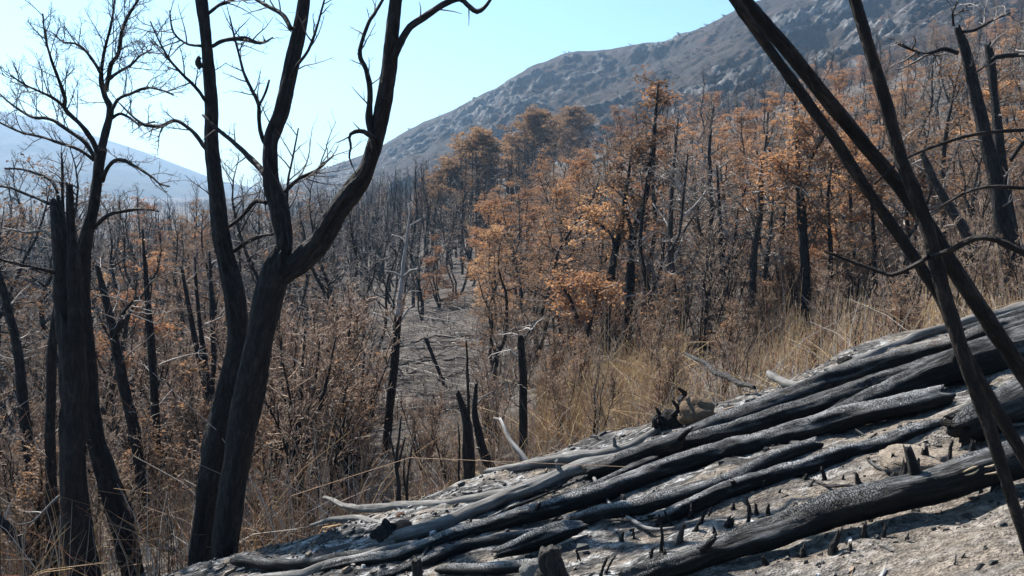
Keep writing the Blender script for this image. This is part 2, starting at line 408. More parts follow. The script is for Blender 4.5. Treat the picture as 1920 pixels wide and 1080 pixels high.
# rocky mountain: polar strip, crest follows the photographed skyline
def mat_rock():
    k = M('mountain_rock'); co = k.coord('pos'); r = k.attr('rock')
    n = k.noise(co, 0.35, 6, 0.7); n2 = k.noise(co, 0.05, 5, 0.6)
    rock = k.ramp(n, [(0.3, (0.03, 0.029, 0.03)), (0.5, (0.095, 0.091, 0.09)), (0.68, (0.31, 0.298, 0.286))])
    scrub = k.ramp(k.noise(co, 0.22, 6, 0.75), [(0.35, (0.016, 0.0125, 0.0115)), (0.55, (0.044, 0.032, 0.027)), (0.72, (0.085, 0.058, 0.044))])
    rust = k.ramp(n2, [(0.60, 0.0), (0.70, 0.6)])
    scrub = k.mix(rust, scrub, (0.16, 0.075, 0.045))
    f = k.ramp(k.math('ADD', r, k.math('MULTIPLY', k.math('SUBTRACT', n, 0.5), 0.5)), [(0.46, 0.0), (0.62, 1.0)])
    h = k.math('ADD', n, k.noise(co, 1.4, 4, 0.7))
    return k.fin(k.mix(f, scrub, rock), 0.9, k.bump(h, 0.8, 1.4), 0.15)
sky_pts = np.array([(-300, 460), (200, 400), (430, 372), (550, 340), (620, 312), (700, 283), (760, 245), (850, 205), (930, 165), (1000, 120), (1060, 100), (1150, 92), (1250, 75),
                    (1330, 45), (1400, 8), (1480, -8), (1700, -60), (2000, -120), (2600, -170), (4000, -120)], float)
sd = ray(sky_pts[:, 0], sky_pts[:, 1]); s_az = np.arctan2(sd[:, 0], sd[:, 1]); s_tan = sd[:, 2] / np.hypot(sd[:, 0], sd[:, 1])
az = np.radians(np.linspace(-22, 56, 660))
tanc = np.interp(az, s_az, s_tan); rc = np.interp(az, np.radians([-25, -13, 2, 15, 30, 62]), [760, 640, 540, 450, 420, 420])
r0 = rc * 0.40
s = np.concatenate([np.linspace(0, 1, 240), np.linspace(1.004, 1.7, 26)])
RR = r0[None] + (rc - r0)[None] * s[:, None]
MX = np.sin(az)[None] * RR; MY = np.cos(az)[None] * RR
zc = 1.6 + tanc * rc
zt = terr(np.sin(az) * r0, np.cos(az) * r0) - 2.5
prof = np.where(s < 1, 0.55 * s + 0.45 * s ** 2.0, 1 - 0.9 * (s - 1) ** 1.1)[:, None]
MZ = zt[None] + np.maximum(zc - zt, 3)[None] * prof
edge = (np.clip(1 - np.abs(s - 1.0) / 0.10, 0, 1))[:, None]
amp = np.clip(np.maximum(zc - zt, 0) / 60, 0.05, 1)[None] * sstep(0.0, 0.25, s)[:, None] * (1 - 0.75 * edge)
Dd = np.array([0.80, 0.18, 0.57]); Dd /= np.linalg.norm(Dd); Ee = np.array([-0.50, 0.0, 0.70]); Ee -= Dd * Ee.dot(Dd); Ee /= np.linalg.norm(Ee); Ff = np.cross(Dd, Ee)
PP = np.stack([MX, MY, MZ], -1); pa, pb, pc = PP @ Dd, PP @ Ee, PP @ Ff
pb2 = pb + 7 * fbm(pa / 40, pb / 40, pc / 40, 45, 3)
big = ridged(pa / 75, pb2 / 26, pc / 60, 40, 3)
med = np.clip(ridged(pa / 30, pb2 / 10, pc / 26, 41, 4, 0.55), 0, 1) ** 1.6 * 1.15
fin_ = fbm(pa / 6, pb2 / 3, pc / 6, 42, 3, 0.6)
rockmask = sstep(-0.15, 0.25, fbm(pa / 110, pb / 38, pc / 80, 44, 3) + 0.15 + 0.25 * sstep(0.1, 0.35, s)[:, None] - 0.5 * edge)
disp = amp * (12 * (big - 0.55) + rockmask * (9 * (med - 0.45) + 3.4 * fin_) + 1.2 * fin_)
MX = MX - 0.12 * disp; MY = MY - 0.65 * disp; MZ = MZ + 0.62 * disp
mask = rockmask * np.clip(0.25 + 1.0 * (med - 0.35) + 0.45 * (big - 0.4), 0, 1)
mountain = link('mountain', grid_mesh('mountain', MX, MY, MZ, mat_rock(), {'rock': mask}))
tag(mountain, 'rocky burnt mountainside rising to the upper corner', None, None, 'structure')

# far hazy mountain on the other side of the valley
def mat_farhill():
    k = M('far_hillside'); co = k.coord('pos')
    c = k.ramp(k.noise(co, 0.008, 7, 0.7), [(0.35, (0.03, 0.032, 0.03)), (0.55, (0.065, 0.062, 0.055)), (0.7, (0.13, 0.12, 0.11))])
    return k.fin(c, 0.95, None, 0.1)
far_pts = np.array([(-1500, 225), (-700, 225), (-300, 212), (-120, 205), (0, 208), (60, 220), (130, 240), (200, 262), (270, 285), (330, 308), (400, 335), (450, 348), (520, 356), (650, 362), (900, 368)], float)
fd = ray(far_pts[:, 0], far_pts[:, 1]); f_az = np.arctan2(fd[:, 0], fd[:, 1]); f_tan = fd[:, 2] / np.hypot(fd[:, 0], fd[:, 1])
az = np.radians(np.linspace(-58, 0, 300)); tanc = np.interp(az, f_az, f_tan)
s = np.concatenate([np.linspace(0, 1, 110), np.linspace(1.02, 1.5, 20)]); r0 = 1000.0; rc = 2000.0
RR = (r0 + (rc - r0) * s)[:, None] * np.ones_like(az); FX = np.sin(az)[None] * RR; FY = np.cos(az)[None] * RR
zc = 1.6 + tanc * rc; prof = np.where(s < 1, s ** 1.5, 1 - (s - 1) * 0.8)[:, None]
FZ = -16 + (np.maximum(zc + 16, 2))[None] * prof
edge = np.clip(1 - np.abs(s - 1) / 0.12, 0, 1)[:, None]
FZ = FZ + np.clip((zc + 16) / 150, 0.03, 1)[None] * np.sin(np.pi * np.clip(s, 0, 1))[:, None] * (1 - edge * 0.8) * 48 * (ridged(FX / 310, FY / 540, 0, 60, 5) - 0.45)
farhill = link('mountain', grid_mesh('far_mountain', FX, FY, FZ, mat_farhill()))
tag(farhill, 'smooth blue hazy mountain far across the valley', None, None, 'structure')

# ------------------------------------------------------------------ charred logs on the bank
def slab_depth(px, py):
    d = ray(px, py); d = d / d[..., 1:2]
    return CAM[2] / (0.28 * d[..., 0] - 0.08 - d[..., 2])
def rough_tube(P, r, sides, rng, lump=0.14, groove=0.07, jag=1.0, cell=0.0):
    """one irregular tube (log or trunk) with lumps, lengthwise grooves and torn ends; returns arrays"""
    n = len(P); th = np.arange(sides) * 2 * np.pi / sides; sd = rng.integers(1, 9999)
    ln = np.concatenate([[0], np.cumsum(np.linalg.norm(np.diff(P, axis=0), axis=1))]); rm = max(r.mean(), 1e-3)
    c, s_ = np.cos(th)[None], np.sin(th)[None]; L = (ln / rm)[:, None]
    m = 1 + lump * fbm(c * 0.9 + 0 * L, s_ * 0.9 + 0 * L, L * 0.22, sd, 3) * 1.6
    m = m + groove * (ridged(c * 2.6 + 0 * L, s_ * 2.6 + 0 * L, L * 0.10, sd + 5, 3) - 0.6)
    m = m + 1.1 * groove * (ridged(c * 1.15 + 0 * L, s_ * 1.15 + 0 * L, L * 0.05, sd + 15, 2) - 0.6)
    if cell: m = m + cell * fbm(c * 3.5 + 0 * L, s_ * 3.5 + 0 * L, L * 3.0, sd + 9, 2)
    if sides >= 20:
        for q in range(4):                               # deep wandering splits along the length
            a0 = rng.uniform(0, 6.28) + 0.9 * fbm(L * 0.10, 0 * L, q * 5.0, sd + 30 + q, 2); dlt = (th[None] - a0 + np.pi) % (2 * np.pi) - np.pi
            m = m - 2.2 * groove * np.exp(-(dlt / rng.uniform(0.10, 0.22)) ** 2) * sstep(-0.1, 0.35, fbm(L * 0.13, 0 * L, 3 + q, sd + 40, 2))
    R = r[:, None] * m / np.quantile(m, 0.86)
    V, Q, T, tc = tube_arrays(P[None], R[None], sides, seed=float(rng.uniform(0, 50)))
    if jag:
        Vr = V[:n * sides].reshape(n, sides, 3)
        for e, nx, k in ((0, 1, -1), (n - 1, n - 2, 1)):
            ax = P[e] - P[nx]; ax /= np.linalg.norm(ax) + 1e-9
            off = rng.uniform(-0.9, 1.0, sides); off = (off + np.roll(off, 1)) * 0.5 * jag * r[e]
            for d_, f in ((0, 1.0), (1, 0.6), (2, 0.25)):
                Vr[e - k * d_] += off[:, None] * f * ax
        V[:n * sides] = Vr.reshape(-1, 3)
        V[n * sides] -= (P[0] - P[1]) * 0.6; V[n * sides + 1] -= (P[-1] - P[-2]) * 0.6
    return V, Q, T, tc
def log(label, ctrl, mat, seed, lump=0.14, groove=0.08, cell=0.05, lift=0.0, stubs=0, group='charred logs on the bank', name='charred_log', dd=0.0):
    rng = np.random.default_rng(seed); c = np.array(ctrl, float)
    dep = slab_depth(c[:, 0], c[:, 1] + c[:, 2] * 0.42) + dd
    P = at(c[:, 0], c[:, 1], dep); rad = c[:, 2] * 0.5 * dep / FPX; P[:, 2] += lift
    length = np.linalg.norm(np.diff(P, axis=0), axis=1).sum()
    n = int(np.clip(length / 0.022, 24, 260)); S = crspline(np.concatenate([P, rad[:, None]], 1), n)
    base = S[n // 2, :3] - np.array([0, 0, S[n // 2, 3]])
    sides = 28 if rad.max() > 0.05 else 16
    t = np.linspace(0, 1, n)[:, None]
    S[:, :3] += 0.028 * np.concatenate([fbm(t * length * 2.0, 0 * t, q_ * 5.0, seed + q_, 3) for q_ in range(3)], 1)
    V, Q, T, tc = rough_tube(S[:, :3] - base, np.maximum(S[:, 3], 0.006), sides, rng, lump, groove, 1.0, cell)
    me = make_mesh(name, V, Q, T, mat, True, tc)
    if stubs:
        root = thing(name, label, 'log', base, group); link('trunk', me, root)
        for q in range(stubs):
            k = int(rng.uniform(0.12, 0.9) * n); d_ = rng.normal(size=3); d_[2] = abs(d_[2]) + 0.4; d_[1] -= 0.3; d_ /= np.linalg.norm(d_)
            r = S[k, 3]; L = r * rng.uniform(1.2, 2.2)
            Ps = np.array([S[k, :3] - base + d_ * (r * 0.5 + L * f) for f in np.linspace(0, 1, 8)])
            V, Q, T, tc = rough_tube(Ps, r * np.linspace(0.42, 0.22, 8), 10, rng, 0.2, 0.1, 1.2)
            link('branch_stub', make_mesh('branch_stub', V, Q, T, mat, True, tc), root)
        return root
    return tag(link(name, me, None, base), label, 'log', group)

log('thick black log with pale split patch, lowest across the sandy bank',
    [(1170, 1100, 48), (1330, 1048, 58), (1480, 996, 62), (1640, 952, 68), (1780, 914, 74), (1960, 852, 88)], LOG_BLACK, 11, 0.16, 0.14, 0.05, 0.03, 2)
log('long scaly log with ash-grey top snaking down the middle of the bank',
    [(610, 1062, 24), (760, 1034, 30), (900, 988, 32), (1000, 966, 34), (1100, 936, 38), (1180, 902, 38), (1270, 872, 42), (1400, 834, 45), (1530, 796, 50), (1650, 768, 48), (1770, 738, 44)], LOG_ASH, 12, 0.12, 0.06, 0.09, 0, 1)
log('scaly grey log just below the long ash-topped one, ending in two short lobes',
    [(1055, 974, 26), (1150, 960, 32), (1250, 938, 34), (1340, 905, 34), (1430, 870, 34), (1530, 836, 30)], LOG_ASH, 13, 0.18, 0.08, 0.09)
log('cracked grey log bordering the sandy patch with a burnt-through middle',
    [(1235, 972, 28), (1330, 936, 36), (1400, 914, 38), (1480, 888, 40), (1560, 862, 36), (1680, 822, 32), (1760, 796, 24)], LOG_ASH, 14, 0.22, 0.10, 0.09, 0, 1)
log('black log with brown scorched top along the upper row',
    [(1100, 880, 34), (1240, 842, 40), (1330, 800, 42), (1450, 758, 43), (1580, 710, 42), (1700, 670, 42), (1830, 632, 42), (1960, 598, 44)], LOG_BROWN, 15, 0.12, 0.12, 0.03, 0, 1)
log('dark log wedged under the brown-topped log of the upper row',
    [(1270, 836, 28), (1400, 798, 38), (1520, 758, 41), (1640, 718, 42), (1760, 684, 45), (1850, 655, 50), (1960, 618, 54)], LOG_BLACK, 16, 0.16, 0.12, 0.04)
log('grooved dark log at the thick uphill end of the pile',
    [(1540, 790, 32), (1640, 748, 48), (1740, 712, 60), (1830, 684, 74), (1960, 640, 84)], LOG_BLACK, 17, 0.2, 0.16, 0.04, 0, 1)
log('short thick log butt behind the leaning poles at the frame edge',
    [(1800, 800, 70), (1860, 772, 84), (1960, 730, 96)], LOG_BLACK, 18, 0.16, 0.12, 0.05)
log('thin straight grey log topping the pile against the dry thicket',
    [(1330, 800, 12), (1400, 768, 16), (1480, 735, 18), (1580, 692, 18), (1700, 640, 18), (1830, 600, 20), (1960, 566, 22)], GREYWOOD, 19, 0.1, 0.1, 0)
log('dark log crossing the far rim between the poles and the frame edge',
    [(1800, 632, 26), (1860, 612, 32), (1960, 586, 36)], LOG_BLACK, 20, 0.1, 0.1, 0.03)
log('grey weathered log lying flat below the bleached dead limb',
    [(915, 882, 14), (1000, 872, 20), (1100, 852, 24), (1180, 834, 24), (1240, 800, 16), (1290, 775, 12)], GREYWOOD, 21, 0.14, 0.12, 0.02, 0, 1)
log('black log with ashen ridge descending from the upper row towards the brown clod',
    [(700, 1016, 22), (780, 996, 26), (880, 958, 28), (960, 926, 30), (1060, 890, 32), (1160, 862, 30)], GREYWOOD, 22, 0.14, 0.1, 0.03, 0, 1)
log('pale grey log at the downhill rim running behind the broken black stump',
    [(610, 938, 10), (680, 952, 16), (780, 948, 22), (860, 940, 22), (960, 918, 24), (1050, 888, 20)], GREYWOOD, 23, 0.14, 0.12, 0.02)
log('slim ashen log between the pale rim log and the brown clod',
    [(745, 975, 10), (800, 960, 16), (860, 952, 16), (920, 940, 12)], GREYWOOD, 24, 0.12, 0.1, 0)
log('forked grey branch pointing downhill left of the brown clod',
    [(580, 985, 6), (620, 975, 12), (670, 972, 16), (720, 978, 16), (770, 972, 8)], GREYWOOD, 25, 0.16, 0.1, 0)
log('dark smooth log lying level against the foot of the forked tree',
    [(440, 1056, 22), (530, 1054, 24), (640, 1044, 24), (740, 1020, 18)], LOG_BLACK, 26, 0.1, 0.08, 0.03)
log('slender grey branch curving along the bottom beside the forked tree',
    [(430, 1092, 16), (520, 1078, 18), (600, 1066, 20), (680, 1046, 22), (760, 1024, 20), (850, 1000, 16)], GREYWOOD, 27, 0.14, 0.12, 0.02)
log('black log fragment sunk in ash below the long scaly log',
    [(700, 1082, 18), (800, 1056, 22), (900, 1022, 24), (990, 1000, 24), (1060, 985, 16)], LOG_BLACK, 28, 0.2, 0.12, 0.05)
log('short scaly chunk of log between the stump and the long scaly log',
    [(935, 1040, 26), (1000, 1018, 40), (1060, 1000, 38), (1095, 990, 20)], LOG_ASH, 29, 0.22, 0.1, 0.1)
log('ash-covered flat log at the bottom edge beside the grey stump',
    [(820, 1076, 18), (880, 1070, 26), (960, 1064, 28), (1040, 1058, 20)], LOG_ASH, 30, 0.2, 0.1, 0.08)
log('charred sliver of log half buried above the long scaly log',
    [(1040, 930, 12), (1100, 918, 20), (1170, 890, 18), (1230, 862, 12)], LOG_BLACK, 31, 0.25, 0.14, 0.05)
log('burnt flat sliver of log beside the sandy mound',
    [(1560, 862, 14), (1640, 836, 22), (1720, 808, 20), (1770, 790, 10)], LOG_ASH, 32, 0.25, 0.14, 0.06)
log('short log snag poking up over the thin grey log',
    [(1445, 712, 14), (1470, 728, 18), (1500, 735, 14)], GREYWOOD, 33, 0.12, 0.1, 0, 0.05)
log('thin burnt stick leaning into the thicket above the brown boulder-like clod',
    [(1285, 672, 6), (1330, 700, 10), (1380, 728, 12), (1415, 742, 8)], BARK2, 34, 0.1, 0.08, 0, 0.06, 0, 'charred logs on the bank', 'charred_branch')

# thin burnt sticks strewn across the logs
rng = np.random.default_rng(44)
for q in range(26):
    px = rng.uniform(640, 1900); py = 1075 - (px - 560) * 0.30 + rng.uniform(-40, 130)
    if py > 1085: continue
    L = rng.uniform(40, 150); sl = rng.normal(-0.25, 0.45); w = rng.uniform(4, 9)
    log('thin burnt stick strewn over the ashy bank', [(px, py, w), (px + L * 0.5, py + sl * L * 0.5 + rng.normal(0, 5), w), (px + L, py + sl * L, w * 0.6)], (BARK, BARK2, GREYWOOD, LOG_BLACK)[q % 4], 300 + q, 0.2, 0.1, 0, 0.015, 0, 'burnt sticks on the bank', 'burnt_stick')

# pale split wood exposed on the lowest log
lowlog = bpy.data.objects['charred_log']
rng = np.random.default_rng(5)
for q in range(4):
    px, py = 1790 + rng.uniform(0, 70), 880 + rng.uniform(-10, 14) - 0.12 * 0
    d0 = float(slab_depth(px, 948)); a = at(px, py, d0 - 0.105); b = at(px + rng.uniform(25, 50), py - rng.uniform(6, 14), d0 - 0.10)
    P = crspline(np.array([a, (a + b) / 2 + rng.normal(0, 0.004, 3), b]), 8) - np.array(lowlog.location)
    V, Q, T, tc = rough_tube(P, 0.45 * np.array([.003, .007, .009, .010, .010, .009, .007, .003]), 6, rng, 0.2, 0.1, 1.5)
    link('wood_splinter', make_mesh('wood_splinter', V, Q, T, SPLIT, True, tc), lowlog)

# ------------------------------------------------------------------ clods, stumps and stubs
def mat_clod(name, a, b):
    k = M(name); co = k.coord('obj'); n = k.noise(co, 9, 6, 0.65); n2 = k.noise(co, 60, 4, 0.6)
    return k.fin(k.ramp(k.math('ADD', k.math('MULTIPLY', n, 0.6), k.math('MULTIPLY', n2, 0.4)), [(0.35, a), (0.65, b)]), 0.95, k.bump(k.math('ADD', n, n2), 0.9, 0.02), 0.1)
CLOD = mat_clod('soil_clod', (0.07, 0.05, 0.035), (0.2, 0.142, 0.097))
SAND = mat_clod('sandy_soil', (0.10, 0.08, 0.062), (0.33, 0.275, 0.22))
CLODR = mat_clod('reddish_clod', (0.07, 0.042, 0.03), (0.2, 0.115, 0.075))
ASHEN = mat_clod('ash_clod', (0.05, 0.048, 0.045), (0.26, 0.25, 0.24))
BLACKC = mat_clod('black_clod', (0.008, 0.008, 0.008), (0.04, 0.037, 0.035))
def blob(loc, rx, ry, rz, seed, mat, rough=0.3, res=34):
    u = np.linspace(0, 2 * np.pi, res, endpoint=False); v = np.linspace(0.02, np.pi - 0.02, res // 2)
    U, Vv = np.meshgrid(u, v); n = np.stack([np.sin(Vv) * np.cos(U), np.sin(Vv) * np.sin(U), np.cos(Vv)], -1)
    m = 1 + rough * fbm(n[..., 0] * 1.4, n[..., 1] * 1.4, n[..., 2] * 1.4, seed, 4) * 1.4 + 0.10 * rough * ridged(n[..., 0] * 5, n[..., 1] * 5, n[..., 2] * 5, seed + 3, 3)
    X = n * m[..., None] * np.array([rx, ry, rz]); ny, nx = U.shape
    i = np.arange(ny - 1)[:, None] * nx; j = np.arange(nx)[None]; j1 = (j + 1) % nx
    Q = np.stack([i + j, i + nx + j, i + nx + j1, i + j1], -1).reshape(-1, 4)
    return make_mesh('clod', X.reshape(-1, 3), Q, None, mat)
def px_size(px, py, wpx): d = float(slab_depth(px, py)); return wpx * d / FPX, d
def clod(label, px, py, w, h, mat, seed, rough=0.3, name='soil_clod', dd=0.0):
    s_, d = px_size(px, py + h * 0.5, 1.0); p = at(px, py + h * 0.12, d + dd)
    return tag(link(name, blob(p, w * s_ * 0.5, w * s_ * 0.42, h * s_ * 0.55, seed, mat, rough), None, p), label, 'clod')
clod('large brown lump of soil on the rim above the upper row of logs', 1303, 768, 70, 46, CLOD, 51, 0.36, dd=-0.05)
clod('rounded reddish-brown clod beside the thin forked stalk', 752, 988, 46, 34, CLODR, 52, 0.3)
clod('small reddish clod on top of the rounded brown one', 752, 968, 22, 18, CLODR, 53, 0.3, dd=0.05)
clod('lumpy black burnt stump bole left of the rounded brown clod', 722, 998, 46, 44, BLACKC, 54, 0.45, 'burnt_bole')
clod('ashy grey lump between the flat ash log and the hollow stump', 1005, 1062, 60, 40, ASHEN, 55, 0.4, 'ash_lump')
clod('sandy hummock beside the root stubs in the sand patch', 1725, 862, 150, 36, SAND, 56, 0.4, 'sand_hummock', 0.05)
clod('black root lump beside the large brown soil lump', 1255, 790, 56, 40, BLACKC, 57, 0.5, 'burnt_bole', 0.15)
clod('dark lump perched on the thin grey log', 1590, 678, 34, 26, BLACKC, 58, 0.5, 'burnt_bole', 0.1)

def stump(label, px, py, w, h, mat, seed, lean=0.0, top=0.8, flare=1.25, name='burnt_stump', dd=0.0, jag=1.6):
    """standing stump or stub: base at the pixel, width and height in pixels"""
    rng = np.random.default_rng(seed); s_, d = px_size(px, py, 1.0); p = at(px, py, d + dd)
    H = h * s_; r = w * s_ * 0.5; n = 14; t = np.linspace(0, 1, n)
    P = np.stack([lean * H * t ** 1.4 + 0.06 * H * fbm(t * 3, 0 * t, 0, seed, 2), 0.10 * H * t * rng.uniform(-1, 1), -0.12 * H + 1.12 * H * t], 1)
    R = r * ((flare - 1) * (1 - t) ** 3 + 1 + (top - 1) * t)
    V, Q, T, tc = rough_tube(P, R, 12 if w < 16 else 20, rng, 0.25, 0.2, jag, 0.06)
    return link(name, make_mesh(name, V, Q, T, mat, True, tc), None, p)
tag(stump('x', 1040, 1085, 62, 62, BARK2, 61, -0.15, 0.8, 1.3, jag=0.45), 'squat charred hollow stump at the bottom edge', 'stump')
tag(stump('x', 782, 1092, 24, 46, BARK2, 62, -0.1, 0.85, 1.1, jag=0.5), 'short grey post stub at the bottom edge', 'stump')
STUBS = [(1405, 960, 9, 26, -.25), (1402, 986, 9, 22, .1), (1418, 960, 8, 16, -.1), (1440, 959, 8, 12, .1), (1509, 904, 10, 13, .2), (1517, 916, 8, 16, .6), (1546, 901, 10, 20, -.3),
    (1497, 894, 5, 15, 0), (1312, 986, 9, 24, .35), (1304, 998, 9, 18, .3), (1366, 985, 14, 13, .3), (1297, 967, 12, 13, 0), (1375, 954, 7, 12, 0), (1431, 926, 6, 22, 0), (1476, 984, 9, 16, -.2),
    (1494, 982, 12, 24, -.45), (1439, 995, 9, 14, -.5), (1505, 1040, 12, 14, 0), (1436, 1062, 12, 18, -.3), (1560, 1032, 14, 34, .4), (1594, 1034, 9, 13, 0), (1355, 948, 6, 13, 0),
    (1670, 888, 7, 36, .05), (1667, 912, 10, 24, .3), (1692, 900, 14, 32, .1), (1711, 897, 12, 28, .3), (1738, 876, 18, 30, -.2), (1777, 878, 8, 50, .1), (1825, 853, 14, 22, -.1), (1860, 850, 9, 18, .1),
    (1629, 869, 8, 11, -.2), (1655, 864, 6, 8, 0), (1610, 907, 12, 16, -.3), (1620, 1008, 12, 28, 0), (1656, 1005, 8, 20, .2), (1789, 1062, 4, 20, .1), (1800, 1054, 4, 16, .5), (1242, 1028, 7, 62, -.1),
    (1256, 980, 7, 20, -.5), (1248, 1052, 12, 20, -.2), (1273, 1012, 12, 28, .3), (1125, 1078, 6, 32, .4), (1137, 1070, 5, 28, .5), (1187, 1002, 5, 12, .1), (845, 1012, 4, 22, .4), (880, 987, 5, 18, .3),
    (1165, 1010, 7, 12, .3), (1340, 1000, 7, 10, -.2), (1460, 930, 6, 10, .2), (1580, 905, 7, 12, .1), (1700, 1010, 6, 10, .2), (1330, 965, 6, 12, .2), (1220, 1040, 7, 14, .4), (1085, 1045, 6, 14, -.3)]
STUB_LABEL = {27: 'tallest charred stub, upright at the right end of the sandy hummock', 37: 'tall thin bent charred stick below the scaly grey log', 19: 'forked-looking charred stub in the shadow under the lowest log',
    26: 'thick charred root stub set against the sandy hummock', 22: 'thin upright charred stick left of the sandy hummock', 0: 'curved charred prong in the middle of the sand patch', 41: 'thin slanting charred stick at the bottom edge, left of its twin',
    33: 'square charred stub under the lowest log near the bottom', 15: 'slanting charred stub touching the upper side of the lowest log', 24: 'charred stub between the thin stick and the thick root stub'}
for i, (px, py, w, h, ln) in enumerate(STUBS):
    tag(stump('x', px, py, w * 1.15, h * 1.1, BARK if i % 5 else BARK2, 200 + i, ln, 0.62, 1.3, 'burnt_stub', 0, 2.6), STUB_LABEL.get(i, 'small charred stem stub sticking out of the ashy bank'), 'stub', 'charred stubs in the ash')
# curled black root remains round the big clod
for i, c in enumerate([[(1232, 805, 12), (1226, 788, 11), (1236, 775, 9), (1230, 764, 6)], [(1268, 800, 13), (1258, 782, 12), (1272, 768, 9), (1262, 752, 7)], [(1282, 770, 12), (1275, 750, 11), (1284, 738, 9), (1272, 728, 6)]]):
    rng = np.random.default_rng(70 + i); c = np.array(c, float); d = float(slab_depth(1255, 812)) + 0.12
    P = at(c[:, 0], c[:, 1], np.full(len(c), d) + rng.normal(0, 0.05, len(c))); S = crspline(np.concatenate([P, c[:, 2:3] * .5 * d / FPX], 1), 16)
    V, Q, T, tc = rough_tube(S[:, :3] - S[0, :3], S[:, 3], 12, rng, 0.45, 0.2, 2.0)
    tag(link('burnt_root', make_mesh('burnt_root', V, Q, T, BARK, True, tc), None, S[0, :3]), 'curled black root end standing beside the large brown soil lump', 'root', 'curled roots by the soil lump')

# charcoal crumbs and ash flakes: uncountable, one object
rng = np.random.default_rng(9); N = 16000
px = rng.uniform(420, 2050, N); x = rng.uniform(-2.6, 4.6, N); y = rng.uniform(3.0, 7.3, N)
keep = (fbm(x * 1.2, y * 2.5, 0, 77, 3) + rng.uniform(-0.5, 0.5, N) - 0.10 * (x - 1.5) > -0.05); x, y = x[keep], y[keep]; N = len(x)
sz = 0.0042 * np.exp(rng.normal(0, 0.55, N)); el = rng.uniform(0.8, 2.0, N) * np.where(rng.uniform(0, 1, N) < 0.12, 2.6, 1); an = rng.normal(0.25, 0.8, N)
corner = np.array([(-1, -1, -1), (1, -1, -1), (1, 1, -1), (-1, 1, -1), (-.7, -.6, 1), (.6, -.7, 1), (.7, .6, 1), (-.6, .7, 1)], float)
Vv = corner[None] * (1 + rng.normal(0, 0.3, (N, 8, 3))) * np.stack([sz * el, sz * 0.9, sz * 0.7], 1)[:, None]
ca, sa = np.cos(an)[:, None], np.sin(an)[:, None]
Vx = Vv[..., 0] * ca - Vv[..., 1] * sa; Vy = Vv[..., 0] * sa + Vv[..., 1] * ca
Vv = np.stack([Vx + x[:, None], Vy + y[:, None], Vv[..., 2] + Vx * 0.26 + (terr(x, y) + sz * 0.5)[:, None]], -1)
fq = np.array([(0, 3, 2, 1), (4, 5, 6, 7), (0, 1, 5, 4), (1, 2, 6, 5), (2, 3, 7, 6), (3, 0, 4, 7)])
Q = (fq[None] + np.arange(N)[:, None, None] * 8).reshape(-1, 4)
pick = rng.uniform(0, 1, N); cc = np.where((pick < 0.86)[:, None], np.array([[0.022, 0.021, 0.02]]), np.where((pick < 0.91)[:, None], np.array([[0.26, 0.255, 0.25]]), np.array([[0.2, 0.14, 0.09]])))
cc = cc * rng.uniform(0.6, 1.5, (N, 1))
tag(link('debris', make_mesh('debris', Vv.reshape(-1, 3), Q, None, DEBRIS, False, col=np.repeat(cc, 8, 0))), 'charcoal crumbs and ash flakes strewn over the bank', None, None, 'stuff')

# ------------------------------------------------------------------ branching
def unit(v): return v / (np.linalg.norm(v) + 1e-9)
def grow(rng, p, d, L, r0, r1, n, wander=0.18, up=0.0):
    """a wandering, tapering twig of n points"""
    P = np.empty((n, 3)); P[0] = p; d = unit(d); st = L / (n - 1)
    for i in range(1, n):
        d = unit(d + rng.normal(0, wander, 3) + np.array([0, 0, up])); P[i] = P[i - 1] + d * st
    return P, np.linspace(r0, r1, n)
def sprout(bag, rng, P, R, count, L, r, levels, up=0.12, tmin=0.15, spread=1.0, wander=0.2, ends=None, flat=1.0, c=None, minr=0.0022):
    """side shoots along a polyline, recursively"""
    n = len(P); tot = np.linalg.norm(P[-1] - P[0])
    for k in range(count):
        t = tmin + (1 - tmin) * (k + rng.uniform(0, 1)) / count; i = min(int(t * (n - 1)), n - 2); f = t * (n - 1) - i
        p = P[i] * (1 - f) + P[i + 1] * f; tg = unit(P[i + 1] - P[i])
        v = rng.normal(size=3); v[2] *= flat; v = unit(v - tg * v.dot(tg))
        d = unit(tg * rng.uniform(0.35, 1.0) + v * spread + np.array([0, 0, up * 2]))
        l = L * rng.uniform(0.45, 1.1) * (1 - 0.45 * t); rr = min(r, 0.7 * (R[i] * (1 - f) + R[i + 1] * f))
        nn = 6 if levels > 1 else 4
        Q, q = grow(rng, p, d, l, max(rr, minr), max(rr * 0.3, minr * 0.6), nn, wander, up * 0.5)
        bag.add(Q, q, 5 if rr > 0.012 else 3, rng.uniform() if c is None else c)
        if ends is not None and levels <= 2: ends.append(Q)
        if levels > 1: sprout(bag, rng, Q, q, max(2, int(count * 0.55)) if levels > 2 else rng.integers(2, 5), l * 0.55, rr * 0.55, levels - 1, up, 0.25, spread, wander, ends, flat, c, minr)
def bag_mesh_off(bag, name, mat, off): return bag.mesh(name, mat, off)

